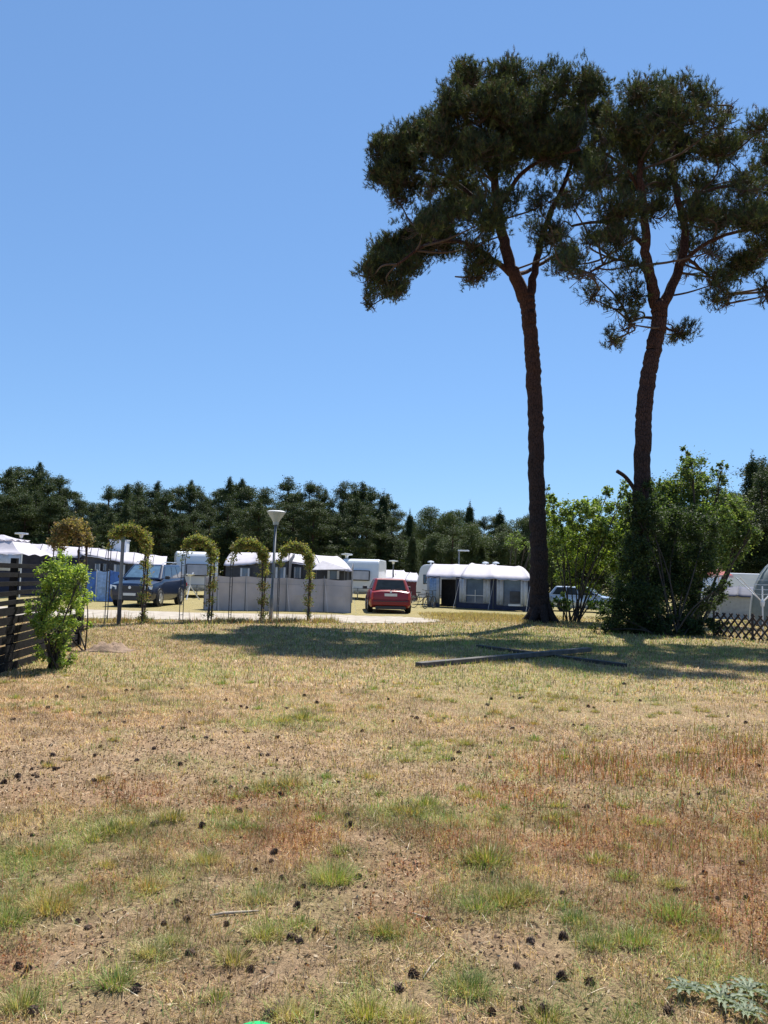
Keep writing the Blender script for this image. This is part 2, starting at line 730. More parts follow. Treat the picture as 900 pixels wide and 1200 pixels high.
straw_p = [[.46, .34, .175], [.38, .26, .13], [.58, .45, .27], [.31, .20, .105], [.42, .33, .15], [.23, .14, .08], [.14, .085, .055], [.36, .21, .11]]
olive_p = [[.23, .24, .07], [.30, .28, .09], [.16, .19, .055], [.34, .31, .11]]
green_p = [[.12, .21, .045], [.17, .26, .06], [.21, .30, .075], [.30, .33, .11], [.09, .16, .035]]
red_p = [[.34, .12, .055], [.28, .13, .07], [.40, .19, .09], [.24, .09, .05], [.38, .26, .12]]
parts = []
for (n, y0, y1, L0, W0) in ((280000, 1.9, 5.5, .035, .0022), (250000, 5.5, 11, .036, .0045), (170000, 11, 20, .045, .009), (110000, 20, 34, .055, .018)):
    x, y = lawn_points(n, y0, y1)
    n = len(x)
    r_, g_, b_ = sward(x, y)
    keep = rng.uniform(size=n) > np.clip(b_ * .9 + .55 * ss(.52, .68, fbm(x, y, .16, 97)) * (y < 8), 0, .93)
    keep &= ~((y > 22) & (y > np.interp(x, [p.x for p in bo], [p.y for p in bo])) & (x < bo[-1].x))
    x, y, r_, g_ = x[keep], y[keep], r_[keep], g_[keep]
    n = len(x)
    c = tints(n, straw_p + ([[.34, .21, .06], [.07, .05, .035]] if y1 < 6 else []), .18 if y1 > 6 else .32)
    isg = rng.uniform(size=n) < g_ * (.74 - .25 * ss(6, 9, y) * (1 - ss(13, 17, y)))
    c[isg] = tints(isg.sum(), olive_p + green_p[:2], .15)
    isr = rng.uniform(size=n) < r_ * .6
    c[isr] = tints(isr.sum(), red_p, .2)
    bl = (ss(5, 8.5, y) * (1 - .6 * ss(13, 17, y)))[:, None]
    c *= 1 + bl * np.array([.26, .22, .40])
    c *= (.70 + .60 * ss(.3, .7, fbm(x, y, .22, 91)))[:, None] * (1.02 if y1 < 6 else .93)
    tl_ = fbm(x, y, .12, 95, 2)
    z = terrain(x, y)
    lean = np.where(rng.uniform(size=n) < .55, rng.uniform(.9, 1.5, n), rng.uniform(.1, .9, n))
    ln = L0 * rng.uniform(.4, 1.7, n) * (1 + .5 * isg) * (.6 + .9 * tl_)
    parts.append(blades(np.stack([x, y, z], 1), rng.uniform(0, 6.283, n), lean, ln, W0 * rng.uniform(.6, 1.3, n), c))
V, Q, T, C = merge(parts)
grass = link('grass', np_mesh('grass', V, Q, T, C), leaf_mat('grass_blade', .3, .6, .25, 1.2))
tag(grass, 'short dry straw grass covering the lawn', 'grass', kind='stuff')

# green and yellowish fescue tufts
parts = []
tl = [(175, 1118, .11, 2), (200, 1105, .08, 2), (135, 1155, .09, 0), (550, 1160, .12, 0), (590, 1058, .11, 0), (560, 1065, .1, 0), (675, 1080, .11, 0), (660, 1062, .08, 0), (745, 1105, .13, 0), (700, 1108, .1, 0), (300, 1055, .1, 1),
      (310, 1098, .1, 1), (60, 1065, .12, 1), (90, 1045, .12, 0), (150, 968, .14, 1), (130, 975, .12, 0), (450, 1092, .1, 1), (390, 1032, .12, 1), (570, 1010, .13, 0), (480, 952, .14, 1), (500, 945, .12, 0), (790, 1075, .12, 0),
      (340, 920, .15, 1), (310, 925, .12, 0), (830, 1100, .1, 0), (40, 1000, .12, 1), (280, 970, .1, 0), (620, 1050, .1, 1), (175, 1042, .1, 1), (560, 935, .12, 1), (25, 1180, .1, 1), (430, 1190, .1, 1), (340, 1190, .1, 2), (240, 1010, .1, 1),
      (330, 845, .2, 1), (355, 842, .15, 0), (760, 965, .12, 0), (650, 960, .12, 1), (700, 1010, .12, 1), (730, 1030, .1, 0), (480, 1195, .1, 2), (10, 1080, .12, 0), (200, 960, .1, 1), (640, 1195, .1, 1)]
TUFTP = [green_p, olive_p + green_p[2:4] + straw_p[:1], [[.42, .40, .17], [.50, .46, .24], [.34, .38, .12], [.45, .42, .2]]]
tl2 = [(G(a, b), r, k) for a, b, r, k in tl]
x, y = lawn_points(600, 2.2, 12)
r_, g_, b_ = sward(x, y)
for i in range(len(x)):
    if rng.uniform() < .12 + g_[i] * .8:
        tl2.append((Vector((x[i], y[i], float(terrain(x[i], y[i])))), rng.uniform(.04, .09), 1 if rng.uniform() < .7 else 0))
for p, r, k in tl2:
    r *= rng.uniform(.7, 1.15)
    hgt_ = rng.uniform(.65, 1.15)
    hue_ = np.array([rng.uniform(.9, 1.35), rng.uniform(.9, 1.1), rng.uniform(.8, 1.1)])
    r *= .88
    n = int(430 * (r / .1) ** 1.3 * (1.25 if p.y < 4.5 else .6))
    rr = r * np.sqrt(rng.uniform(0, 1, n)) * .75
    th = rng.uniform(0, 6.283, n)
    ox = rng.normal(size=n) * r * .2
    X, Y = p.x + rr * np.cos(th) * 1.25 + ox, p.y + rr * np.sin(th)
    P = np.stack([X, Y, terrain(X, Y)], 1)
    lean = .15 + 1.0 * (rr / r) + rng.normal(size=n) * .22
    ln = rng.uniform(.35, 1.15, n) * (.03 + r * .62) * hgt_
    c = tints(n, TUFTP[k], .16) * hue_
    dead = rng.uniform(size=n) < .25
    c[dead] = tints(dead.sum(), straw_p[:3], .15)
    wd = (.0024 if p.y < 4.5 else .0045) * rng.uniform(.6, 1.2, n)
    parts.append(blades(P, th + rng.normal(size=n) * .5, np.clip(lean, .02, 1.35), ln, wd, c, .55))
V, Q, T, C = merge(parts)
tufts = link('grass_tufts', np_mesh('grass_tufts', V, Q, T, C), leaf_mat('grass_blade'))
tag(tufts, 'green and yellowish grass tufts scattered over the lawn', 'grass tufts', kind='stuff')

# reddish sorrel: upright stalks with seed heads
x, y = lawn_points(60000, 2.2, 10)
r_ = field(x, y, RED, .9) ** 1.6 * ss(.35, .6, fbm(x, y, .22, 53))
k = rng.uniform(size=len(x)) < (r_ * .62 + .008 * (fbm(x, y, .7, 52) > .5)) * np.clip(4.5 / y, .35, 1)
x, y = x[k], y[k]
n = len(x)
z = terrain(x, y)
ln = rng.uniform(.04, .12, n) * (.6 + 1.3 * field(x, y, RED[:4] + RED[8:10], .6))
yaw = rng.uniform(0, 6.283, n)
lean = np.abs(rng.normal(size=n) * .38)
c = tints(n, red_p + olive_p[:1], .2)
pa = [blades(np.stack([x, y, z], 1), yaw, lean, ln, np.where(y < 5, .0025, .005), c, .4)]
hx = np.stack([np.cos(yaw) * np.sin(lean), np.sin(yaw) * np.sin(lean), np.cos(lean)], 1)
for j in range(9):
    f = rng.uniform(.35, 1.0, (n, 1))
    P = np.stack([x, y, z], 1) + hx * ln[:, None] * f + rng.normal(size=(n, 3)) * .003
    v, q_, cc = leaf_quads(P, .010, tints(n, red_p, .25), .2, .7)
    pa.append((v, q_, None, cc))
V, Q, T, C = merge(pa)
so = link('sorrel', np_mesh('sorrel', V, Q, T, C), leaf_mat('grass_blade'))
tag(so, 'patches of reddish brown sorrel stalks in the lawn', 'sorrel', kind='stuff')

x, y = lawn_points(50000, 2.2, 10)
ROUGH = spots([(735, 900, .6), (820, 895, .5), (880, 880, .6), (660, 905, .3), (760, 1010, .35), (870, 1010, .4), (560, 985, .25), (850, 1075, .25), (620, 1010, .25), (700, 985, .3)])
k = rng.uniform(size=len(x)) < field(x, y, ROUGH, .9) ** 1.5 * ss(.3, .6, fbm(x, y, .25, 57)) * .8
x, y = x[k], y[k]
n = len(x)
V, Q, T, C = merge([blades(np.stack([x, y, terrain(x, y)], 1), rng.uniform(0, 6.283, n), np.abs(rng.normal(size=n)) * .45, rng.uniform(.04, .15, n), np.where(y < 5, .003, .006), tints(n, olive_p + green_p[:2] + red_p[:3] + straw_p[:2] + [[.12, .10, .05]], .2), .5)])
rw = link('rough_weeds', np_mesh('rough_weeds', V, Q, T, C), leaf_mat('grass_blade'))
tag(rw, 'taller olive and rusty weeds in the right half of the lawn', 'weeds', kind='stuff')

# crumbs of bark, dead moss and twigs on bare soil
x, y = lawn_points(90000, 2.0, 9)
_, g_, b_ = sward(x, y)
k = rng.uniform(size=len(x)) < .25 + b_ * .7
x, y = x[k], y[k]
n = len(x)
v, q_, cc = leaf_quads(np.stack([x, y, terrain(x, y) + .006], 1), .016, tints(n, [[.16, .10, .06], [.10, .06, .04], [.30, .21, .13], [.42, .33, .22], [.22, .13, .08], [.07, .04, .03]], .2), .5, .45, .9)
x, y = lawn_points(9000, 2.0, 12)
n = len(x)
b2 = blades(np.stack([x, y, terrain(x, y) + .004], 1), rng.uniform(0, 6.283, n), rng.uniform(1.2, 1.5, n), rng.uniform(.03, .10, n), np.full(n, .0028), tints(n, [[.12, .075, .05], [.33, .24, .16], [.55, .47, .34]], .2), .1)
V, Q, T, C = merge([(v, q_, None, cc), b2])
li = link('litter', np_mesh('litter', V, Q, T, C), leaf_mat('litter_bits', .05, .8, .1))
tag(li, 'brown crumbs of bark, dead moss and needles on the bare soil', 'litter', kind='stuff')

# ------------------------------------------------------------------ the two big pines
bark = bark_mat('pine_bark', (.036, .027, .026), (.085, .042, .032), 4.0, 11.0, 9)
twig_m = mat('twig_bark', (.065, .042, .032), .9, var=.3)
needle_m = leaf_mat('pine_needles', .2, .65, .10, 1.3)
PINE_T = [[.066, .086, .038], [.046, .062, .034], [.100, .115, .042], [.038, .050, .033], [.085, .066, .040]]


def path3(pts, Y, bends=None):
    out = []
    for i, (a, b) in enumerate(pts):
        out.append(at(a, b, Y + (bends[i] if bends else 0)))
    return out


def smooth_path(pts, rad, k=5):
    """Catmull-Rom through the points"""
    P, Rr = [], []
    n = len(pts)
    for i in range(n - 1):
        p0, p1, p2, p3 = pts[max(i - 1, 0)], pts[i], pts[i + 1], pts[min(i + 2, n - 1)]
        for s_ in range(k):
            t = s_ / k
            P.append(.5 * ((2 * p1) + (p2 - p0) * t + (2 * p0 - 5 * p1 + 4 * p2 - p3) * t * t + (3 * p1 - p0 - 3 * p2 + p3) * t ** 3))
            Rr.append(rad[i] * (1 - t) + rad[i + 1] * t)
    P.append(pts[-1])
    Rr.append(rad[-1])
    return P, Rr


def limb(mb, pts, rad, n=8, wob=.06):
    P, Rr = smooth_path(pts, rad, 14 if n == 20 else 5)
    if n == 20:
        Rr = [r_ * (1 + rng.uniform(-.035, .045)) for r_ in Rr]
    P = [p + Vector(rng.normal(size=3)) * wob * min(1, r_ * 3) * (0 < i < len(P) - 1) for i, (p, r_) in enumerate(zip(P, Rr))]
    mb.tube(P, Rr, n)
    return P


def big_pine(label, Y, base_px, trunk, limbs, clumps, dens, seed, extra_trunk=None):
    global rng
    rng = np.random.default_rng(seed)
    base = G(*base_px)
    Y = base.y
    root = empty('pine_tree', base, label, 'pine tree')
    tr = MB(base)
    pm = pxm(Y)
    pts = [at(a, b, Y) for a, b, w_ in trunk]
    pts[0].z = base.z - .15
    rad = [w_ / 2 / pm for a, b, w_ in trunk]
    tops = [limb(tr, pts, rad, 20, .02)]
    # buttress roots
    for k in range(7):
        an = k * .9 + .3
        d = Vector((math.cos(an), math.sin(an), 0))
        tr.tube([base + Vector((0, 0, .75)) + d * rad[0] * .45, base + Vector((0, 0, .25)) + d * rad[0] * .85, base + Vector((0, 0, .02)) + d * rad[0] * 1.35, base + Vector((0, 0, -.12)) + d * rad[0] * 2], [.12, .16, .13, .05], 8)
    nodes = []
    for lb in limbs:
        dY = lb[0]
        lp = []
        for i, (a, b, w_) in enumerate(lb[1]):
            lp.append(at(a, b, Y + dY * i / max(len(lb[1]) - 1, 1)))
        P = limb(tr, lp, [w_ / 2 / pm for _, _, w_ in lb[1]], 12, .05)
        nodes += P[3:]
    if extra_trunk:
        for st in extra_trunk:
            sp = [at(a, b, Y + dy) for a, b, dy, w_ in st]
            tr.tube(*smooth_path(sp, [w_ / 2 / pm for *_, w_ in st]), n=8)
    trunk_o = tr.build('trunk', bark, root, smooth=True)
    # crown: sprays of needles on twigs, in clumps
    tw = MB(base)
    parts = []
    for (a, b, rx, ry, dn) in clumps:
        for rep in range(2):
            dY = rng.uniform(-1, 1) * 2.9 if rep == 0 else rng.uniform(-3.6, 3.6)
            if rep == 1 and dn < .45:
                continue
            if a < 500 and Y > 25:
                dY = .5 + dY * .38
            c = at(a + rng.normal() * 4, b + 4 + rng.normal() * 3, Y + dY)
            r3 = np.array([rx / pm * 1.05, max(rx / pm * 1.0, .7), ry / pm])
            # limb to the clump from the nearest lower limb node
            cand = sorted(nodes, key=lambda q: (q - c).length + max(0, q.z - c.z) * 2)[:1]
            s0 = cand[0]
            mid = s0.lerp(c, .5) + Vector((rng.normal() * .25, rng.normal() * .25, -.12 * (c - s0).length + .15))
            L_ = (c - s0).length
            P, Rr = smooth_path([s0, mid, c], [.02 + .010 * L_, .02 + .006 * L_, .016], 4)
            tw.tube(P, Rr, 6)
            if rep == 0:
                nodes.append(c)
            # twigs out of the clump centre
            nt_ = int(12 + 14 * dn)
            pts_, dirs = ell_points(c, r3, nt_, .75, .35)
            allp = []
            for e in pts_:
                e = Vector(e)
                m_ = c.lerp(e, .5) + Vector(rng.normal(size=3)) * .12 + Vector((0, 0, -.08))
                tw.tube([c, m_, e], [.013, .009, .005], 4, cap=False)
                # side shoots
                for s_ in range(int(5 + 3 * dn)):
                    f = rng.uniform(.35, 1)
                    q0 = c.lerp(e, f)
                    q1 = q0 + Vector(rng.normal(size=3)) * .28 + Vector((0, 0, .12))
                    allp.append((q1, (q1 - q0)))
                    allp.append((q0.lerp(q1, .5), (q1 - q0)))
                allp.append((e, e - c))
            vol = rx * ry / pm / pm
            n = int(dens * 7.5 * vol * dn ** 1.3 / (1 + (dn >= .45)))
            # tufts gathered round the shoots
            A = np.array([p for p, d in allp])
            D = unit(np.array([d for p, d in allp]) + 1e-6)
            k = rng.integers(0, len(A), n)
            P = A[k] + np.clip(rng.normal(size=(n, 3)), -1.7, 1.7) * .115
            dd = unit(D[k] * .6 + np.array([0, 0, .75]) + rng.normal(size=(n, 3)) * .35)
            tt = tints(n, PINE_T, .15)
            parts.append(((P - np.array(base)), dd, tt))
    P = np.concatenate([p[0] for p in parts])
    D = np.concatenate([p[1] for p in parts])
    T = np.concatenate([p[2] for p in parts])
    # gaps between the sprays, fewer in the heavy parts
    nz = vnoise3(P, .62, seed) * .65 + vnoise3(P, .27, seed + 3) * .35
    k = nz > (.45 if Y > 25 else .425)
    P, D, T = P[k], D[k], T[k]
    vk = np.floor(P / .45).astype(np.int64)
    code = (vk[:, 0] + 500) * 1000003 + (vk[:, 1] + 500) * 1009 + (vk[:, 2] + 100)
    uq, inv, cnt = np.unique(code, return_inverse=True, return_counts=True)
    k = cnt[inv.ravel()] >= 9
    P, D, T = P[k], D[k], T[k]
    V, t, C = needle_tris(P, D, 18, .15, .017, .5, T)
    link('crown', np_mesh('crown', V, None, t, C), needle_m, root)
    tw.build('branches', twig_m, root, smooth=True)
    return root


C1 = [(556, 92, 26, 18, 1), (600, 92, 36, 18, 1), (645, 98, 32, 18, 1), (688, 104, 26, 18, 1), (535, 128, 30, 24, 1), (575, 130, 36, 26, 1), (625, 135, 40, 26, 1),
      (675, 140, 32, 24, 1), (705, 135, 18, 16, .8), (500, 150, 24, 16, .9), (455, 178, 24, 18, 1), (448, 200, 22, 20, 1), (485, 180, 32, 28, 1), (520, 175, 34, 28, 1), (560, 180, 36, 24, .8), (600, 185, 34, 24, .6),
      (645, 185, 34, 22, .6), (685, 185, 26, 24, .6), (475, 210, 28, 16, .8), (465, 228, 20, 10, .5), (510, 218, 30, 16, .55), (550, 222, 32, 18, .6), (590, 235, 26, 18, .4), (530, 250, 34, 16, 1), (565, 260, 30, 16, .9),
      (500, 262, 30, 16, 1), (480, 285, 34, 18, 1.1), (515, 285, 32, 14, 1), (450, 300, 26, 16, 1.1), (440, 325, 20, 18, 1.1), (460, 340, 20, 12, .9), (478, 310, 22, 14, .8), (432, 345, 10, 8, .8), (550, 285, 22, 10, .5),
      (555, 305, 18, 12, .5), (560, 328, 13, 10, .9), (575, 310, 14, 9, .35), (640, 240, 26, 20, .45), (665, 225, 24, 18, .5), (650, 280, 22, 16, .45), (670, 300, 20, 14, .5), (620, 265, 16, 14, .3), (700, 215, 20, 18, .6), (595, 155, 40, 20, .7), (650, 160, 34, 20, .8)]
big_pine('left one of the two tall pines, low arm of needles on its left', 27, (634, 729),
         [(632, 729, 27), (632, 700, 22), (631, 640, 20), (629, 560, 18.5), (627, 480, 18), (624, 420, 17.5), (620, 375, 17), (617, 345, 19)],
         [(-1.0, [(617, 352, 17), (603, 325, 15), (592, 290, 13), (585, 250, 11), (580, 205, 9), (590, 150, 6), (600, 105, 3)]),
          (1.2, [(619, 352, 13), (626, 320, 9), (632, 290, 8), (645, 250, 7), (665, 205, 5), (680, 150, 3)]),
          (-2.0, [(600, 322, 8), (578, 305, 6), (545, 285, 5), (505, 285, 4), (465, 310, 2.5)]),
          (1.5, [(588, 262, 7), (560, 235, 5), (520, 205, 4), (475, 195, 3)]),
          (2.2, [(583, 230, 6), (565, 180, 4), (545, 130, 3)]),
          (-2.4, [(587, 240, 6), (610, 205, 5), (640, 185, 4), (680, 175, 3)]),
          (2.6, [(604, 320, 6), (618, 318, 5), (650, 300, 4), (672, 290, 3)])],
         C1, 640, 3)
C2 = [(755, 108, 28, 16, .8), (795, 108, 28, 16, .7), (820, 118, 18, 14, .7), (780, 140, 34, 20, .9), (735, 145, 26, 18, .8), (845, 145, 26, 14, .6), (855, 128, 10, 10, .5), (712, 165, 24, 18, .7), (750, 175, 34, 20, 1), (800, 170, 36, 20, 1), (845, 175, 32, 18, .8),
      (890, 150, 26, 16, .6), (900, 180, 24, 18, .7), (930, 185, 28, 22, .8), (700, 205, 24, 18, .6), (735, 215, 32, 18, .8), (780, 210, 32, 18, .6), (825, 215, 30, 16, .6), (870, 215, 30, 16, .6), (910, 215, 26, 16, .7),
      (680, 240, 20, 14, .4), (720, 250, 34, 16, .9), (760, 250, 28, 16, .5), (815, 250, 26, 16, .8), (850, 255, 32, 16, .9), (890, 260, 30, 18, 1), (925, 255, 26, 20, .9), (655, 270, 24, 14, .5), (690, 280, 24, 14, .5), (725, 275, 26, 14, .7),
      (662, 305, 26, 16, .5), (690, 318, 24, 16, .5), (700, 345, 14, 9, .6), (735, 305, 22, 16, .4), (745, 335, 20, 14, .35), (795, 285, 22, 14, .6), (830, 290, 22, 12, .5), (875, 315, 18, 16, 1), (890, 295, 24, 14, .8),
      (840, 330, 18, 14, .7), (843, 352, 14, 11, .7), (815, 315, 16, 12, .4), (725, 350, 20, 12, .4), (740, 378, 16, 12, .5), (725, 395, 14, 8, .7), (792, 388, 11, 11, .8), (900, 345, 18, 11, .5), (935, 320, 24, 22, .8), (950, 220, 20, 24, .8), (770, 375, 10, 10, .3), (975, 190, 28, 20, .9), (1000, 225, 28, 22, .9), (985, 265, 30, 22, .9), (1005, 300, 24, 18, .9), (965, 295, 24, 18, .8), (1025, 255, 20, 20, .8)]
big_pine('tall pine on the right of the two, standing in the dark bushes', 22, (753, 741),
         [(752, 741, 25), (751, 700, 20), (751, 620, 19), (753, 520, 19), (757, 460, 18.5), (766, 410, 18), (772, 380, 17.5), (773, 355, 19)],
         [(-1.0, [(771, 360, 15), (763, 330, 13), (757, 295, 11), (755, 250, 9), (750, 200, 7), (758, 150, 4), (765, 110, 2)]),
          (1.0, [(775, 360, 14), (787, 335, 12), (799, 305, 11), (802, 270, 9), (793, 225, 8), (788, 180, 6), (800, 130, 3)]),
          (-2.0, [(797, 310, 6), (820, 290, 5), (850, 275, 4), (890, 268, 3)]),
          (2.0, [(798, 240, 6), (825, 225, 4), (865, 215, 3.5), (910, 205, 3)]),
          (2.0, [(757, 290, 7), (735, 270, 5), (705, 260, 4), (670, 265, 3)]),
          (-2.0, [(762, 330, 5), (748, 310, 4), (720, 305, 3), (690, 320, 2.5)]),
          (-1.5, [(753, 230, 5), (735, 200, 4), (710, 180, 3)]),
          (1.0, [(771, 375, 5), (755, 372, 3), (738, 378, 2)]), (1.0, [(774, 380, 4), (784, 386, 3), (792, 388, 2)]),
          (2.5, [(800, 300, 5), (815, 310, 4), (838, 330, 3), (850, 345, 2)])],
         C2, 560, 5,
         extra_trunk=[[(750, 585, 0, 7), (742, 571, -.1, 5), (733, 559, -.25, 4.5), (723, 552, -.35, 4.5)]])

# ------------------------------------------------------------------ broadleaved trees and bushes
DMUL = 7.0
leafm = leaf_mat('broad_leaves', .36, .6, .22, 1.5)
stem_dark = mat('dark_stem', (.05, .04, .03), .9, var=.3)


def bush(name, label, cat, base, stems, clumps, palette, leaf, dens, group=None, seed=1, stemr=.03, aspect=.55, shell=.6, stem_m=None):
    """clumps: (centre Vector, (rx,ry,rz), weight)"""
    global rng
    rng = np.random.default_rng(seed)
    root = empty(name, base, label, cat, group)
    mb = MB(base)
    bn = np.array(base)
    parts = []
    for c, r3, wgt in clumps:
        c = Vector(c)
        mid = base.lerp(c, .5) + Vector((rng.normal() * .15, rng.normal() * .15, .1))
        L_ = (c - base).length
        st = base + Vector((rng.normal() * .06, rng.normal() * .06, -.05)) * stems
        P, Rr = smooth_path([st, mid, c], [stemr, stemr * .7, stemr * .3], 4)
        mb.tube(P, Rr, 6)
        for k in range(7):
            e, _ = ell_points(c, r3, 1, .8, .3)
            e = Vector(e[0])
            s0 = mid.lerp(c, rng.uniform(.3, 1))
            mb.tube([s0, s0.lerp(e, .5) + Vector((0, 0, .05)), e], [stemr * .3, stemr * .2, stemr * .1], 4, cap=False)
        area = r3[0] * r3[2] + r3[0] * r3[1] + r3[1] * r3[2]
        n = int(dens * area * wgt * DMUL)
        # sub-clumps give the uneven outline
        m_ = max(6, int(n / 60))
        sc, sd = ell_points(c, r3, m_, shell, .15)
        k = rng.integers(0, m_, n)
        sp = min(r3) * rng.uniform(.12, .36, m_)
        P = sc[k] + rng.normal(size=(n, 3)) * sp[k][:, None] * rng.uniform(.3, 1, (n, 1))
        # leafy shoots that break the outline
        ns_ = max(2, m_ // 12)
        si = rng.integers(0, m_, ns_)
        sh = n // 14 // ns_ + 1
        dd_ = unit(sd[si] + np.array([0, 0, .9]) + rng.normal(size=(ns_, 3)) * .3) * rng.uniform(.25, .8, (ns_, 1)) * min(r3)
        f_ = rng.uniform(0, 1, (ns_, sh, 1))
        SP = (sc[si][:, None, :] + dd_[:, None, :] * f_ + rng.normal(size=(ns_, sh, 3)) * .05 * (1.2 - f_)).reshape(-1, 3)
        P[:len(SP)] = SP[:n]
        if len(P) > 900:
            nz = vnoise3(P, max(.3, min(r3) * .6), seed) * .6 + vnoise3(P, .22, seed + 5) * .4
            kk = (nz > .42) | (np.arange(len(P)) < len(SP))
            P, k = P[kk], k[kk]
            n = len(P)
        P[:, 2] = np.maximum(P[:, 2], .03 + base.z)
        tt = tints(n, palette, .14) * (.85 + .3 * (rng.uniform(size=(m_, 1)))[k])
        parts.append(leaf_quads(P - bn, leaf, tt, .35, aspect))
    V, Q, T, C = merge([(v, q, None, c) for v, q, c in parts])
    link('foliage', np_mesh('foliage', V, Q, None, C), leafm, root)
    mb.build('stems', stem_m or stem_dark, root, smooth=True)
    return root


def px_clumps(lst, Y, dyr=.8, squash=.9):
    out = []
    pm = pxm(Y)
    for e in lst:
        a, b, rx, ry = e[:4]
        wg = e[4] if len(e) > 4 else 1
        dy = e[5] if len(e) > 5 else random.uniform(-dyr, dyr)
        rx, ry = rx / pm, ry / pm
        out.append((at(a, b, Y + dy), (rx, max(rx, ry) * squash, ry), wg))
    return out


LIME = [[.24, .32, .05], [.34, .42, .08], [.17, .25, .045], [.40, .45, .13], [.13, .20, .05]]
MIDG = [[.10, .16, .045], [.14, .20, .055], [.07, .12, .035], [.20, .25, .08], [.17, .20, .07]]
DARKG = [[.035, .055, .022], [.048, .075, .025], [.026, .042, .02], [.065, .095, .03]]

# young lime-green shrub at the fence
b0 = G(66, 784)
bush('leafy_shrub', 'bright lime green shrub growing against the dark slat fence', 'shrub', b0, 1,
     px_clumps([(78, 665, 18, 16), (60, 672, 16, 14), (92, 680, 14, 16), (68, 690, 24, 18), (90, 700, 16, 14), (52, 705, 18, 14), (72, 715, 24, 16), (48, 728, 16, 14), (66, 740, 22, 16), (92, 722, 10, 8, .6),
                (60, 758, 20, 14), (78, 752, 12, 12, .8), (60, 773, 17, 10), (80, 772, 10, 9), (38, 712, 10, 8, .6)], b0.y, .28, .9), LIME, .05, 1050, seed=21, stemr=.018, aspect=.42, shell=.45)
b1 = G(100, 763)
bush('thin_sapling', 'thin bare stemmed sapling with few leaves right of the lime green shrub', 'sapling', b1, .3,
     px_clumps([(99, 735, 8, 8, .5), (104, 736, 6, 5, .5), (98, 700, 6, 10, .5), (96, 680, 8, 8, .5)], b1.y, .1), LIME, .06, 500, seed=22, stemr=.016)

# light green small tree right of the left pine
b2 = G(672, 729)
Yt = b2.y
tree2 = bush('small_tree', 'small light green leafy tree with thin stems between the two pines', 'tree', b2, 2.5,
     px_clumps([(655, 600, 15, 14, .8), (685, 605, 22, 16), (705, 600, 16, 16, .9), (660, 625, 20, 16), (690, 630, 26, 18), (715, 625, 18, 18), (650, 645, 14, 10, .7), (675, 655, 26, 16, .7), (705, 660, 22, 16, .9), (665, 680, 16, 10, .4),
                (690, 690, 18, 10, .4), (646, 585, 5, 12, .4), (730, 600, 14, 18), (735, 635, 14, 20), (730, 665, 16, 18), (712, 578, 6, 10, .6), (733, 576, 7, 12, .6), (655, 705, 14, 8, .4), (700, 712, 18, 8, .5)], Yt, 1.0, .9), MIDG + LIME[:2], .10, 560, seed=23, stemr=.028)
# dark bush mass round the right-hand pine, and the paler tree behind it
b3 = G(790, 745)
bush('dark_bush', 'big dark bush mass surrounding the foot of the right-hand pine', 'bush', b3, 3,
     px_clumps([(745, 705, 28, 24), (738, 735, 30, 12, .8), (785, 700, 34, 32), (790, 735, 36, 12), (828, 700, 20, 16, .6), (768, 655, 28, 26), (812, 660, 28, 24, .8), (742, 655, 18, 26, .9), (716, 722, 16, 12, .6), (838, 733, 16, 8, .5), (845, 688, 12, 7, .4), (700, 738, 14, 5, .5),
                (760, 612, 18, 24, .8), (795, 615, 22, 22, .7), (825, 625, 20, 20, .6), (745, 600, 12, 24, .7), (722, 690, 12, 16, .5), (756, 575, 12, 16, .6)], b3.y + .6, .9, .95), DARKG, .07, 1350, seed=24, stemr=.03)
b4 = G(815, 733)
bush('leafy_tree', 'tall green leafy tree rising behind the dark bush at right', 'tree', b4, 2,
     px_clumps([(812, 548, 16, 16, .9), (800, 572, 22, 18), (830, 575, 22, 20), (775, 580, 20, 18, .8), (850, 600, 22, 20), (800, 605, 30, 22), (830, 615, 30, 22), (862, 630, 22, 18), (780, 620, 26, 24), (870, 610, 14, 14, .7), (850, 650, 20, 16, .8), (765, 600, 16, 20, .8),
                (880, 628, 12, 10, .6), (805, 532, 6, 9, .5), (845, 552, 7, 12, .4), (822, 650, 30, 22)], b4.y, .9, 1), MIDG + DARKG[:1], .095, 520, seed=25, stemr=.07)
b5 = G(612, 712)
bush('hedge_tree', 'slender pale leafy tree behind the trunk of the left-hand pine', 'tree', b5 + Vector((0, 2.5, 0)), 2,
     px_clumps([(600, 635, 10, 6, .5), (615, 640, 14, 6, .5), (640, 600, 9, 20, .5), (606, 628, 8, 5, .4), (648, 630, 10, 24, .6), (642, 575, 4, 8, .4)], b5.y + 2.5, .6, 1), MIDG, .11, 260, seed=26, stemr=.05)

# ------------------------------------------------------------------ the wood behind the campsite
farm = leaf_mat('far_needles', .2, .6, .2, 1.3)
FAR_T = [[.040, .060, .022], [.055, .075, .028], [.032, .050, .022], [.07, .085, .03]]
FAR_S = [[.07, .095, .035], [.09, .115, .04], [.055, .08, .03]]


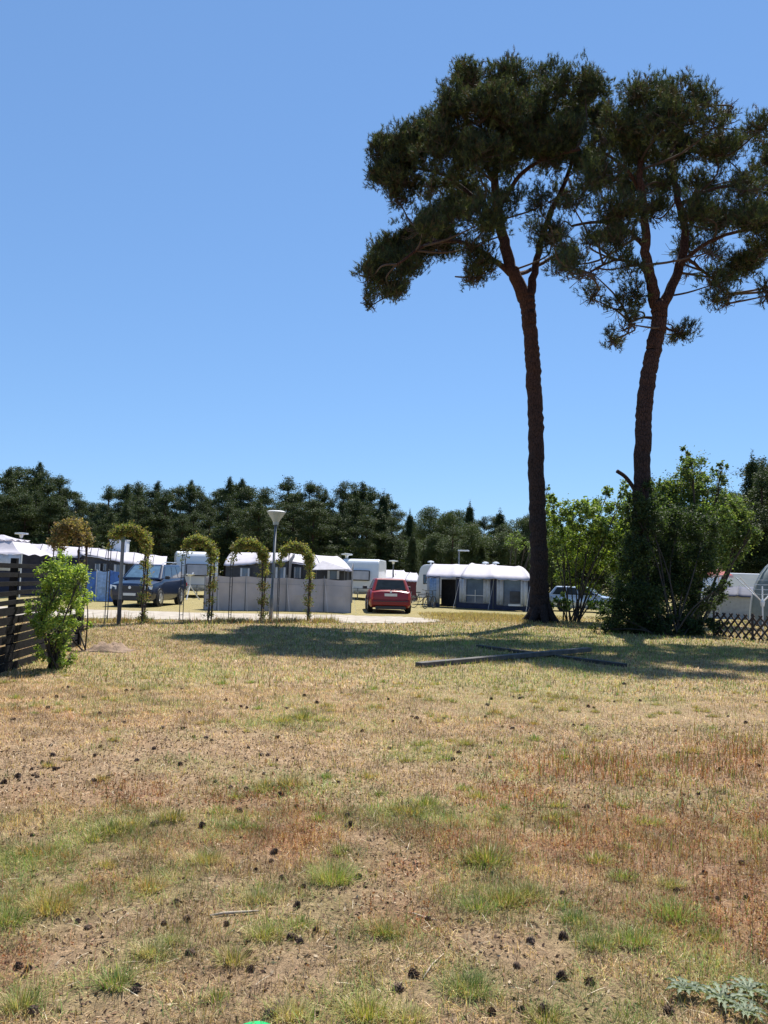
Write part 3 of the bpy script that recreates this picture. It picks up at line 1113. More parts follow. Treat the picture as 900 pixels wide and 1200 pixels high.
def far_proto(kind, seed, spire=False):
    """12 m tree at the origin; trunk and crown meshes"""
    global rng
    rng = np.random.default_rng(seed)
    H = 12.0
    tr = MB()
    lean = rng.normal() * .3
    tr.tube([(0, 0, -.3), (lean * .3, 0, 4), (lean, 0, 8), (lean, 0, 11.6)], [.17, .14, .10, .03], 7)
    Ps, Ts = [], []
    pal = FAR_T if kind != 'broad' else FAR_S
    if kind == 'pine':
        nb = 27
        for k in range(nb):
            z = 3.2 + 8.2 * rng.uniform() ** .8
            a = rng.uniform(0, 6.283)
            r_ = rng.uniform(.4, 2.3) * (1.0 if z < 9.3 else .45 + .55 * (12 - z) / 2.7)
            c = np.array([lean * z / 12 + r_ * math.cos(a), r_ * math.sin(a), z + rng.normal() * .2])
            tr.tube([(lean * z / 12, 0, z - .5), tuple(c)], [.05, .02], 4)
            n = 340
            Ps.append(ell_points(c, np.array((1.0, 1.0, .38)) * rng.uniform(.45, 1.15), n, .3)[0] + rng.normal(size=(n, 3)) * np.array((.2, .2, .13)))
            Ps.append(np.array([lean * z / 12, 0, z - .2]) + (c - np.array([lean * z / 12, 0, z - .2])) * rng.uniform(0, 1, (60, 1)) + rng.normal(size=(60, 3)) * .18)
        Ps.append(ell_points((lean, 0, 11.3), (.55, .55, .8), 380, .3)[0] + rng.normal(size=(380, 3)) * .14)
        if spire:
            for k in range(9):
                z = 9.6 + k * .33
                a = rng.uniform(0, 6.283)
                Ps.append(np.array([lean, 0, z]) + np.array([math.cos(a), math.sin(a), .1]) * rng.uniform(0, 1, (90, 1)) * (12.8 - z) * .42 + rng.normal(size=(90, 3)) * .1)
        Ps.append(np.array([lean, 0, 0]) + np.array([.3, .3, 1]) * np.stack([rng.normal(size=80), rng.normal(size=80), 11.5 + rng.uniform(0, .6, 80)], 1))
    elif kind == 'spruce':
        for k in range(46):
            z = 1.5 + 10 * k / 46
            a = rng.uniform(0, 6.283)
            rr = (12.2 - z) * .24 + .15
            for s_ in range(3):
                a2 = a + s_ * 2.1
                f = np.linspace(.15, 1, 8)[:, None]
                d = np.array([math.cos(a2), math.sin(a2), -.25]) * rr
                P = np.array([lean * z / 12, 0, z]) + f * d
                Ps.append(np.repeat(P, 16, 0) + rng.normal(size=(128, 3)) * np.array([.16, .16, .10]))
        Ps.append(np.array([lean, 0, 11.7]) + rng.normal(size=(90, 3)) * np.array([.08, .08, .35]))
    else:
        for k in range(22):
            z = rng.uniform(3, 11)
            a = rng.uniform(0, 6.283)
            r_ = rng.uniform(0, 2.2) * math.sqrt(max(.05, 1 - ((z - 6.5) / 5.5) ** 2))
            c = np.array([r_ * math.cos(a), r_ * math.sin(a), z])
            Ps.append(ell_points(c, (1.2, 1.2, 1.0), 480, .4)[0])
    P = np.concatenate(Ps)
    n = len(P)
    P = np.repeat(P, 2, 0) + rng.normal(size=(len(P) * 2, 3)) * .09
    n = len(P)
    v, q_, c = leaf_quads(P, .145 if kind != 'broad' else .16, tints(n, pal, .18), .25, .5)
    t_me = MB()
    t_me.v, t_me.f = tr.v, tr.f
    me = bpy.data.meshes.new('trunk')
    me.from_pydata([tuple(x_) for x_ in tr.v], [], tr.f)
    me.materials.append(bark)
    cm = np_mesh('crown', v, q_, None, c)
    cm.materials.append(farm)
    return me, cm


PRO = {'pine': [far_proto('pine', 40 + i, i in (1, 4)) for i in range(8)], 'spruce': [far_proto('spruce', 50 + i) for i in range(2)], 'broad': [far_proto('broad', 60 + i) for i in range(2)]}
WOOD = {
    'pa': ('dark pine of the wood left of the lamp post', 'pines of the wood left of the lamp post'),
    'pb': ('dark pine of the wood between the lamp post and the left tall pine', 'pines of the wood right of the lamp post'),
    'pc': ('dark pine at the edge of the wood right of the tall pines', 'pines of the wood at the right edge'),
    'sb': ('narrow pointed dark spruce standing among the pines of the wood', 'spruces of the wood'),
    'sc': ('pointed spruce behind the leafy tree at the right edge', 'spruces at the right edge'),
    'bb': ('rounder paler leafy tree at the edge of the wood behind the caravans', 'paler leafy trees of the wood'),
}


def far_tree(kind, px, top_py, Y, wid=1.0, lab=None):
    base = at(px, 690, Y)
    base.z = float(terrain(base.x, base.y))
    top_z = at(px, top_py, Y).z
    s_ = (top_z - base.z) / 12.0
    key = kind[0] + ('a' if px < 320 else 'b' if px < 640 else 'c')
    if key == 'sa':
        key = 'sb'
    if key[0] == 'b':
        key = 'bb'
    l, g = WOOD[key]
    nm = {'pine': 'pine_tree', 'spruce': 'spruce_tree', 'broad': 'broadleaf_tree'}[kind]
    root = empty(nm, base, lab or l, 'tree', g, random.uniform(0, 6.28))
    root.scale = (s_ * wid, s_ * wid, s_)
    t, cme = random.choice(PRO[kind])
    link('trunk', t, None, root)
    link('crown', cme, None, root)


SK = [(-30, 555), (0, 552), (12, 548), (35, 546), (50, 562), (62, 558), (72, 572), (86, 584), (104, 590), (120, 570), (140, 571), (158, 566), (176, 568), (190, 575), (205, 570), (222, 567), (240, 584), (262, 564), (276, 565), (290, 574), (306, 574),
      (320, 592), (335, 560), (346, 577), (361, 566), (378, 577), (398, 567), (412, 568), (432, 572), (448, 578), (456, 606), (478, 600), (505, 592), (532, 598), (550, 590), (566, 606), (585, 598), (603, 604), (625, 600), (648, 606), (668, 600), (700, 612),
      (730, 606), (860, 575), (882, 534), (897, 545), (915, 540), (940, 550)]
for i, (px, ty) in enumerate(SK):
    kind = 'pine'
    if px in (448, 478, 550, 585, 882, 897, 668):
        kind = 'spruce'
    elif px in (505, 532, 603, 915, 860):
        kind = 'broad'
    far_tree(kind, px, ty, random.uniform(82, 96) if px < 460 or px > 800 else random.uniform(95, 110), random.uniform(.8, 1.05) * (1.2 if kind == 'broad' else 1))
# second and third ranks, a little lower, fill the wood
for px in range(-30, 950, 17):
    ty = np.interp(px, [p[0] for p in SK], [p[1] for p in SK])
    q = random.random()
    kind = 'pine' if (px < 440 or q < .4) else 'broad' if q < .75 else 'spruce'
    far_tree(kind, px + random.uniform(-5, 5), ty + random.uniform(16, 34), random.uniform(72, 80), random.uniform(1.0, 1.3))
    far_tree('pine' if px < 460 else kind, px + random.uniform(-7, 7), ty + random.uniform(-2, 22), random.uniform(112, 128), random.uniform(1.0, 1.3))
# young growth along the front of the wood
rng = np.random.default_rng(77)
n = 200000
X = rng.uniform(-60, 66, n)
Yv = 80 + 16 * rng.uniform(0, 1, n) + 5 * np.sin(X * .23)
hh = 3.0 + 4.5 * fbm(X, Yv, 6, 99)
Z = -.25 + hh * rng.uniform(0, 1, n) ** .6
v, q_, c = leaf_quads(np.stack([X, Yv, Z], 1), .34, tints(n, FAR_T + FAR_S, .2), .2, .6)
ug = link('undergrowth', np_mesh('undergrowth', v, q_, None, c), farm)
tag(ug, 'dark low undergrowth along the foot of the wood', 'undergrowth', kind='stuff')

# ================================================================== CAMPSITE
white_m = mat('caravan_white', (.78, .79, .80), .35, var=.04, scale=2, coat=.3)
roof_m = mat('awning_roof_fabric', (.52, .49, .54), .65, var=.07, scale=2.5, bump=.15)
grey_fab = mat('grey_windbreak_fabric', (.46, .43, .43), .8, var=.16, scale=1.3, bump=.5)
navy = mat('navy_fabric', (.022, .03, .07), .75, var=.25, scale=4)
dgrey = mat('charcoal_fabric', (.05, .055, .07), .75, var=.25, scale=4)
blue_fab = mat('blue_fabric', (.10, .22, .55), .6, var=.25, scale=5, bump=.4)
lblue = mat('pale_blue_fabric', (.36, .50, .72), .6, var=.22, scale=9, bump=.6)
curtain = mat('white_curtain', (.62, .66, .74), .8, var=.1, scale=6)
winpl = mat('clear_plastic_pane', (.10, .15, .23), .12, var=.25, scale=2.2, spec=.6)
glass = mat('dark_glass', (.03, .04, .05), .06, var=.2, spec=.8)
glass_b = mat('blue_tinted_glass', (.10, .17, .24), .08, var=.2, spec=.8)
alu = mat('aluminium', (.62, .63, .64), .35, metal=.8, var=.1)
galv = mat('galvanised_steel', (.17, .18, .19), .5, metal=.5, var=.15)
black_m = mat('black_rubber', (.018, .018, .02), .8, var=.2)
plast = mat('black_plastic', (.03, .03, .033), .5, var=.2)
inner = mat('dark_interior', (.03, .03, .035), .9, var=.3)
zup = Vector((0, 0, 1))


def wheel(parent, c, r, w_, axis='X', name='wheel'):
    t = MB().lathe([(r * .62, -w_ / 2), (r * .95, -w_ / 2), (r, -w_ * .3), (r, w_ * .3), (r * .95, w_ / 2), (r * .62, w_ / 2)], 24, c, axis)
    o = t.build(name, black_m, parent, smooth=True)
    h = MB()
    h.lathe([(r * .63, -w_ / 2 + .015), (r * .6, w_ / 2 + .006)], 20, c, axis)
    for k in range(5):
        a = k * 1.2566
        d = Vector((0, math.cos(a), math.sin(a))) * r * .33
        s_ = 1 if c[0] > 0 else -1
        h.box(Vector(c) + d + Vector((s_ * (w_ / 2 + .008), 0, 0)), (.012, .05, r * .5), Matrix.Rotation(a - math.pi / 2, 3, 'X'))
    h.build('rim', alu, o)
    return o


def translucent(m, f=.35, col=None):
    nt, N, L = nodes_of(m)
    b = N['Principled BSDF']
    t = N.new('ShaderNodeBsdfTranslucent')
    src = b.inputs['Base Color'].links[0].from_socket
    L.new(src, t.inputs['Color'])
    ms = N.new('ShaderNodeMixShader')
    ms.inputs['Fac'].default_value = f
    L.new(b.outputs['BSDF'], ms.inputs[1])
    L.new(t.outputs['BSDF'], ms.inputs[2])
    L.new(ms.outputs['Shader'], N['Material Output'].inputs['Surface'])


for m_, f_ in ((grey_fab, .22), (roof_m, .2), (curtain, .2), (lblue, .2), (blue_fab, .2)):
    translucent(m_, f_)


# ---------------------------------------------------------------- cars
def car(label, loc, rz, L_, W, H, kind, paint, lights_on_rear=True, rack=False, group=None):
    root = empty('parked_car', loc, label, 'car', group, rz)
    hw = W / 2
    fr = -L_ / 2
    belt = .62 * H
    if kind == 'suv':
        st = [(fr, .80, .40, .78), (fr + .10, .92, .30, .92), (fr + .45, .98, .24, 1.0), (fr + 1.15, 1, .24, 1.07), (fr + 1.5, 1, .24, belt + .05), (L_ / 2 - .8, 1, .24, belt + .07), (L_ / 2 - .2, .97, .28, belt + .05), (L_ / 2, .88, .42, belt - .02)]
        gh = dict(b0=fr + 1.12, t0=fr + 1.95, t1=L_ / 2 - .55, b1=L_ / 2 - .10)
    else:
        st = [(fr, .82, .36, .62), (fr + .10, .92, .26, .72), (fr + .45, .98, .20, .80), (fr + 1.2, 1, .20, .90), (fr + 1.5, 1, .20, belt), (L_ / 2 - .8, 1, .20, belt + .04), (L_ / 2 - .2, .97, .24, belt + .02), (L_ / 2, .90, .36, belt - .05)]
        gh = dict(b0=fr + 1.22, t0=fr + 2.0, t1=L_ / 2 - .55, b1=L_ / 2 - .12)
    B = MB()
    vs, fs = [], []
    for (y, k, zb, zt) in st:
        w_ = hw * k
        ring = [(-w_ * .90, zb), (-w_ * .99, zb + .14), (-w_, zb + .34), (-w_ * .985, zt - .16), (-w_ * .93, zt - .02), (-w_ * .5, zt + .035), (0, zt + .045)]
        ring = ring + [(-x_, z_) for x_, z_ in ring[-2::-1]]
        vs += [(x_, y, z_) for x_, z_ in ring]
    n = 13
    for i in range(len(st) - 1):
        for k in range(n):
            k2 = (k + 1) % n
            fs.append([i * n + k, (i + 1) * n + k, (i + 1) * n + k2, i * n + k2])
    fs.append(list(range(n)))
    fs.append([(len(st) - 1) * n + k for k in range(n)][::-1])
    B.add(vs, fs)
    body = B.build('body', paint, root, smooth=True, bevel=.03)
    # greenhouse
    bw, tw_ = hw * .93, hw * .70
    zb, zt = belt - .03, H - .02
    P = {}
    for nm, y, w_, z in (('bf', gh['b0'], bw, zb if kind != 'suv' else zb + .02), ('tf', gh['t0'], tw_, zt - .03), ('tr', gh['t1'], tw_, zt - .02), ('br', gh['b1'], bw * .97, zb)):
        P[nm + 'l'] = Vector((-w_, y, z))
        P[nm + 'r'] = Vector((w_, y, z))
    g = MB()
    order = ['bfl', 'bfr', 'brr', 'brl', 'tfl', 'tfr', 'trr', 'trl']
    g.add([P[k] for k in order], [[3, 2, 1, 0], [0, 1, 5, 4], [1, 2, 6, 5], [2, 3, 7, 6], [3, 0, 4, 7], [4, 5, 6, 7]])
    g.build('roof', paint, root, smooth=False, bevel=.07, seg=3)

    def pane(name, a, b, c_, d, u0, u1, v0, v1, m, off=.012, parent=root):
        q = lambda u, v: (P[a].lerp(P[b], u)).lerp(P[d].lerp(P[c_], u), v)
        pts = [q(u0, v0), q(u1, v0), q(u1, v1), q(u0, v1)]
        nn = (pts[1] - pts[0]).cross(pts[3] - pts[0]).normalized()
        return MB().prism([p - nn * .01 for p in pts], nn * (off + .01)).build(name, m, parent, bevel=.004)
    pane('windscreen', 'bfl', 'bfr', 'tfr', 'tfl', .08, .92, .12, .9, glass_b)
    pane('rear_window', 'brr', 'brl', 'trl', 'trr', .09, .91, .12, .88, glass)
    for (a, b_, c_, d) in (('bfr', 'brr', 'trr', 'tfr'), ('brl', 'bfl', 'tfl', 'trl')):
        for (u0, u1) in ((.10, .40), (.43, .66), (.69, .93)):
            if a == 'brl':
                u0, u1 = 1 - u1, 1 - u0
            pane('side_window', a, b_, c_, d, u0, u1, .14, .86, glass)
    wr = .35 if kind == 'suv' else .31
    wb = .29 * L_
    for s_ in (-1, 1):
        for y in (-wb - .02, wb - .08):
            MB().lathe([(wr * 1.16, -.02), (wr * 1.16, .004)] if s_ > 0 else [(wr * 1.16, -.004), (wr * 1.16, .02)], 24, (s_ * (hw + .002), y, wr + .02), 'X').build('wheel_arch', plast, root)
            wheel(root, (s_ * (hw - .085), y, wr), wr, .22)
        mrr = MB()
        mrr.box((s_ * (hw + .09), gh['b0'] + .35, belt + .09), (.2, .1, .14))
        mrr.build('mirror', plast, root, bevel=.03)
        MB().prism([(s_ * hw * .60, fr + .02, belt - .42 if kind == 'suv' else .52), (s_ * hw * .93, fr + .12, belt - .40 if kind == 'suv' else .54), (s_ * hw * .95, fr + .16, belt - .24 if kind == 'suv' else .70), (s_ * hw * .62, fr + .03, belt - .28 if kind == 'suv' else .66)], (0, -.045, 0)).build('headlight', mat('lamp_glass', (.75, .78, .8), .08, var=.05, spec=.9), root, bevel=.01)
        if kind == 'suv':
            pz = [(s_ * hw * .70, .82), (s_ * hw * .93, .82), (s_ * hw * .93, .98), (s_ * hw * .7, .98)]
        else:
            pz = [(s_ * hw * .80, .56), (s_ * hw * .91, .56), (s_ * hw * .90, .86), (s_ * hw * .80, .86)]
        MB().prism([(x_, L_ / 2 - .06, z_) for x_, z_ in pz], (0, .09, 0)).build('tail_light', mat('red_lens', (.45, .015, .02), .15, var=.1, spec=.8), root, bevel=.01)
        if rack:
            MB().tube([(s_ * tw_ * .9, gh['t0'] + .1, H), (s_ * tw_ * .9, gh['t0'] + .25, H + .05), (s_ * tw_ * .9, gh['t1'] - .25, H + .05), (s_ * tw_ * .9, gh['t1'] - .1, H)], .018, 6).build('roof_rail', alu, root)
    # front
    MB().box((0, fr - .005, belt - .36 if kind == 'suv' else .56), (hw * 1.08, .05, .20)).build('grille', plast, root, bevel=.01)
    MB().box((0, fr + .0, .36), (hw * 1.5, .06, .16)).build('front_intake', plast, root, bevel=.01)
    MB().box((0, fr - .04, .52 if kind == 'suv' else .42), (.52, .012, .11)).build('number_plate', mat('plate_white', (.7, .7, .68), .4, var=.03), root, bevel=.004)
    MB().lathe([(.06, -.01), (.055, .012)], 16, (0, 0, 0), 'X').build('badge', alu, root).matrix_local = Matrix.Translation((0, fr - .04, belt - .33 if kind == 'suv' else .6)) @ Matrix.Rotation(math.pi / 2, 4, 'Z')
    # rear
    MB().box((0, L_ / 2 + .005, .44), (W * .90, .10, .24)).build('rear_bumper', paint, root, bevel=.04, seg=3)
    MB().box((0, L_ / 2 + .055, .50), (W * .80, .012, .035)).build('bumper_strip', plast, root)
    MB().box((0, L_ / 2 - .02, .24), (W * .70, .10, .13)).build('rear_valance', plast, root, bevel=.02)
    MB().box((0, L_ / 2 + .022, .76), (.52, .02, .115)).build('number_plate', mat('plate_white', (.7, .7, .68), .4), root, bevel=.004)
    MB().lathe([(.045, -.01), (.04, .012)], 16, (0, 0, 0), 'X').build('badge', alu, root).matrix_local = Matrix.Translation((0, L_ / 2 + .02, belt - .03)) @ Matrix.Rotation(math.pi / 2, 4, 'Z')
    q0 = Vector((.05, gh['b1'] + .02, zb + .06))
    MB().beam(q0, q0 + Vector((-.45, -.06, .10)), .02, .02).build('rear_wiper', plast, root)
    return root


red_paint = mat('red_car_paint', (.24, .006, .009), .35, var=.05, coat=.3, spec=.4)
blue_paint = mat('dark_blue_car_paint', (.008, .016, .042), .3, var=.06, coat=.4, spec=.4)
silver_paint = mat('pale_blue_car_paint', (.42, .50, .60), .25, metal=.3, var=.05, coat=.7)
p = G(454, 719)
car('red estate car parked rear-on beside the grey windbreak', p + Vector((0, 2.35, 0)), R(183), 4.65, 1.78, 1.47, 'estate', red_paint)
p = G(165, 712)
car('dark blue off-roader parked facing the road in front of the white caravan', p + Vector((-.35, 2.4, 0)), R(-4), 4.6, 1.88, 1.82, 'suv', blue_paint, rack=True)
p = G(700, 719)
car('pale blue car half hidden behind the small light green tree', p + Vector((-.1, 2.0, 0)), R(70), 4.4, 1.76, 1.48, 'estate', silver_paint)


# ---------------------------------------------------------------- caravans
def caravan(label, loc, rz, L_, W, H, wins, door=None, vents=(), dish=False, stripe=None):
    """front end at -Y; rounded end profile extruded across X"""
    root = empty('caravan', loc, label, 'caravan', None, rz)
    zf = .42
    prof = []
    r1, r2 = .45, .30
    hl = L_ / 2

    def arc(cy, cz, r, a0, a1, k=5):
        return [(cy + r * math.cos(R(a0 + (a1 - a0) * i / k)), cz + r * math.sin(R(a0 + (a1 - a0) * i / k))) for i in range(k + 1)]
    prof += arc(hl - r1 - .05, H - r1, r1, 0, 90)
    prof += arc(-hl + r1 + .22, H - r1, r1, 90, 170)
    prof += [(-hl + .02, H * .52), (-hl, H * .45)]
    prof += arc(-hl + r2, zf + r2, r2, 185, 270)
    prof += arc(hl - r2, zf + r2, r2, 270, 360)
    B = MB()
    B.prism([(-W / 2, y, z) for y, z in prof], (W, 0, 0))
    body = B.build('body', white_m, root, bevel=.06, seg=3)
    for kind, args in wins:
        if kind == 'front':
            x0, x1, z0, z1 = args
            yy = -hl + .10
            o = MB().box(((x0 + x1) / 2, yy - .09, (z0 + z1) / 2), (x1 - x0, .16, z1 - z0), Matrix.Rotation(R(-8), 3, 'X')).build('window', plast, root, bevel=.05)
            MB().box(((x0 + x1) / 2, yy - .172, (z0 + z1) / 2), (x1 - x0 - .12, .012, z1 - z0 - .12), Matrix.Rotation(R(-8), 3, 'X')).build('pane', mat('window_blind', (.50, .47, .47), .15, var=.2, scale=1.5, spec=.7), o)
        else:
            y0, y1, z0, z1 = args
            s_ = -1 if kind == 'left' else 1
            o = MB().box((s_ * (W / 2 + .012), (y0 + y1) / 2, (z0 + z1) / 2), (.04, y1 - y0, z1 - z0)).build('window', plast, root, bevel=.03)
            MB().box((s_ * (W / 2 + .034), (y0 + y1) / 2, (z0 + z1) / 2), (.012, y1 - y0 - .1, z1 - z0 - .1)).build('pane', glass_b, o)
    for s_ in (-1, 1):
        wheel(root, (s_ * (W / 2 - .09), .1, .33), .33, .18)
        MB().lathe([(.4, -.02), (.4, .006)] if s_ > 0 else [(.4, -.006), (.4, .02)], 20, (s_ * W / 2, .1, .42), 'X').build('wheel_arch', mat('trim_grey', (.35, .37, .4), .5), root)
        MB().box((s_ * (W / 2 + .006), 0, .62), (.016, L_ * .92, .05)).build('trim_strip', mat('trim_grey', (.35, .37, .4), .5), root)
    MB().box((0, -hl - .02 + .03, .72), (W * .92, .06, .05)).build('trim_strip', mat('trim_grey', (.35, .37, .4), .5), root)
    a = MB()
    a.beam((-.55, -hl + .3, .42), (0, -hl - 1.0, .42), .07, .09)
    a.beam((.55, -hl + .3, .42), (0, -hl - 1.0, .42), .07, .09)
    a.box((0, -hl - 1.12, .46), (.12, .35, .12))
    a.tube([(.0, -hl - .85, .75), (.0, -hl - .85, .1)], .03, 8)
    a.lathe([(.09, -.03), (.09, .03)], 12, (0, -hl - .85, .09), 'X')
    a.build('drawbar', galv, root)
    for (y, x_) in vents:
        MB().lathe([(.05, 0), (.05, .16), (.22, .17), (.20, .24), (.05, .28)], 12, (x_, y, H - .02)).build('roof_vent', white_m, root, smooth=False)
    return root


def base_at(px, Y):
    b = at(px, 700, Y)
    b.z = float(terrain(b.x, b.y))
    return b


b = base_at(227, 47.5)
caravan('white caravan with one big front window standing behind the dark blue off-roader', b, R(16), 5.2, 2.35, 2.62, [('front', (-.62, .62, 1.22, 1.92)), ('left', (-1.6, -.6, 1.25, 1.85)), ('left', (.6, 1.6, 1.25, 1.85))], vents=((1.0, -.3),))
b = base_at(427, 51.5)
caravan('white caravan with rounded roof between the grey windbreak and the red car', b, R(-6), 5.0, 2.3, 2.55, [('front', (-.62, .62, 1.2, 1.85)), ('left', (-1.4, -.4, 1.25, 1.8))])
b = base_at(512, 50.6)
b.z = -.25
b += Vector((1.9, -.35, 0))
caravan('long white caravan behind the navy awning', b, R(-118), 6.2, 2.2, 2.55, [('right', (-2.6, -1.6, 1.3, 1.9)), ('right', (1.5, 2.6, 1.3, 1.9))], vents=((-2.5, .2), (1.2, 0), (2.0, .3)))


# ---------------------------------------------------------------- awnings
def quadpt(A, B_, C_, D, u, v):
    return A.lerp(B_, u).lerp(D.lerp(C_, u), v)


def roof_sheet(mb, A, B_, C_, D, nu=24, nv=6, sag=.05, ribs=(), scal=0, nsc=10, belly=0):
    """A-B eave, D-C ridge"""
    g = []
    for j in range(nv + 1):
        v = j / nv
        row = []
        for i in range(nu + 1):
            u = i / nu
            p = quadpt(A, B_, C_, D, u, v)
            z = belly * math.sin(math.pi * v)
            if ribs:
                k = min(abs(u - r_) for r_ in ribs)
                z -= sag * min(1, k * 12)
            p = p + Vector((0, 0, z))
            if scal and j == 0:
                p.z -= scal * abs(math.sin(math.pi * u * nsc))
            row.append(p)
        g.append(row)
    mb.sheet(g, .02)


def panel(A, B_, zt0, zt1, zb=None, th=.03, name='wall', m=None, parent=None, origin=None, off=0.0, fold=0, n=1, bow=0, sag=0):
    """upright cloth from A to B (ground points), tops zt0, zt1"""
    A, B_ = Vector(A), Vector(B_)
    d = (B_ - A)
    nr_ = Vector((d.y, -d.x, 0)).normalized()
    if nr_.y > 0:
        nr_ = -nr_
    mb = MB(origin)
    g = []
    n = max(n, int(fold * 4) if fold else 1)
    for v in (0, .5, 1):
        row = []
        for i in range(n + 1):
            u = i / n
            p = A.lerp(B_, u)
            z0 = p.z if zb is None else zb
            z1 = zt0 + (zt1 - zt0) * u
            o = off + (.05 * math.sin(u * fold * 2 * math.pi) if fold else 0) + bow * math.sin(math.pi * v) * math.sin(math.pi * u)
            row.append(Vector((p.x, p.y, z0 + (z1 - sag * math.sin(math.pi * u) - z0) * v)) + nr_ * o)
        g.append(row)
    mb.sheet(g, th)
    return mb.build(name, m, parent, smooth=bool(fold))


def lerp_xy(A, B_, u):
    return Vector(A).lerp(Vector(B_), u)


# navy awning by the left tall pine
A = base_at(501, 47)
B_ = base_at(622, 43.5)
A.z = B_.z = -.22
aw = empty('caravan_awning', A.lerp(B_, .5), 'navy blue awning with white roof and big clear windows left of the tall pine trunk', 'awning')
ao = aw.location.copy()
eA, eB = at(499, 675, 47.0), at(624, 678.5, 43.3)
rD, rC = at(508, 660.5, 49.6), at(608, 663, 46.6)
mb = MB(ao)
mB = at(566, 677, 45.1)
mR = at(562, 661.5, 48.1)
roof_sheet(mb, eA, mB, mR, rD, 24, 6, .03, (0, .5, 1), .05, 6, .12)
roof_sheet(mb, mB + Vector((-1.3, -.03, .03)), eB, rC, at(553, 659.5, 48.0), 24, 6, .06, (0, .45, 1), .05, 6, .16)
# left gable
mb.add([eA, eA + Vector((0, 0, -.25)), rD + Vector((0, 0, -.3)), rD], [[0, 1, 2, 3], [3, 2, 1, 0]])
mb.build('roof', roof_m, aw, smooth=True)
zt = lambda u: eA.z + (eB.z - eA.z) * u
PX = lambda x_: (x_ - 501) / 121
for (x0, x1, nm, m_) in ((501, 503, 'wall', navy), (536, 541, 'wall', navy), (577, 584.5, 'wall', navy), (619, 622, 'wall', navy)):
    u0, u1 = PX(x0), PX(x1)
    panel(lerp_xy(A, B_, u0), lerp_xy(A, B_, u1), zt(u0), zt(u1), None, .04, nm, m_, aw, ao)
for (x0, x1, z0f, z1f) in ((501, 516, .12, .94), (541, 577, .17, .95), (584.5, 619, .14, .95)):
    u0, u1 = PX(x0), PX(x1)
    pa_, pb_ = lerp_xy(A, B_, u0), lerp_xy(A, B_, u1)
    hz = zt((u0 + u1) / 2) - A.z
    wf = panel(pa_, pb_, A.z + hz * z0f, A.z + hz * z0f, None, .05, 'wall', navy, aw, ao, off=.01)
    panel(pa_, pb_, zt(u0) + .0, zt(u1) + .0, A.z + hz * z1f, .05, 'wall', navy, aw, ao, off=.01)
    wp = panel(pa_, pb_, A.z + hz * z1f, A.z + hz * z1f, A.z + hz * z0f, .012, 'window', winpl, aw, ao, off=.0)
    for (f0, f1) in ((0, .22), (.78, 1)):
        c0, c1 = pa_.lerp(pb_, f0), pa_.lerp(pb_, f1)
        panel(c0, c1, A.z + hz * z1f * .99, A.z + hz * z1f * .99, A.z + hz * (z0f + .03), .01, 'curtain', curtain, wp, ao, off=.07, fold=2, n=12)
    if x0 == 541:
        cb = MB(ao)
        for f in (.5,):
            q0 = pa_.lerp(pb_, f) + Vector((0, -.05, 0))
            cb.beam(q0 + Vector((0, 0, hz * .2)), q0 + Vector((0, 0, hz * .6)), .03, .03)
        cb.beam(pa_.lerp(pb_, .15) + Vector((0, -.05, hz * .42)), pa_.lerp(pb_, .85) + Vector((0, -.05, hz * .42)), .03, .03)
        cb.build('window_bar', white_m, wp)
    elif x0 > 541:
        cb = MB(ao)
        cb.box(pa_.lerp(pb_, .62) + Vector((0, -.1, hz * .42)), (.75, .06, .65))
        cb.build('dark_screen', dgrey, wp, bevel=.03)
        cb = MB(ao)
        cb.box(pa_.lerp(pb_, .68) + Vector((0, -.12, hz * .17)), (1.1, .08, .10))
        cb.build('window_sill', white_m, wp)
    else:
        panel(pa_.lerp(pb_, .2), pa_.lerp(pb_, .8), A.z + hz * .93, A.z + hz * .93, A.z + hz * .16, .01, 'curtain', lblue, wp, ao, off=.07, fold=3, n=14)
# open door: dark interior and back wall
u0, u1 = PX(516), PX(536)
panel(lerp_xy(A, B_, u0) + Vector((.2, 1.3, 0)), lerp_xy(A, B_, u1) + Vector((.2, 1.3, 0)), 1.4, 1.4, None, .04, 'inner_wall', inner, aw, ao)
panel(A + Vector((.4, 0, 0)), A + Vector((.6, 2.3, 0)), 1.5, 1.8, None, .04, 'side_wall', navy, aw, ao)
panel(B_, B_ + Vector((.3, 3.6, 0)), zt(1), zt(1) + .5, None, .04, 'side_wall', navy, aw, ao)
for u in (0, PX(516), PX(536), PX(580), 1):
    q0 = lerp_xy(A, B_, u)
    MB(ao).tube([q0 + Vector((0, -.04, 0)), Vector((q0.x, q0.y - .04, zt(u)))], .02, 8).build('pole', galv, aw)


for u in (0, .33, .66, 1):
    q0 = lerp_xy(A, B_, u)
    MB(ao).tube([Vector((q0.x, q0.y - .05, zt(u))), q0 + Vector((-.5, -1.3, 0))], .007, 4).build('guy_line', white_m, aw)


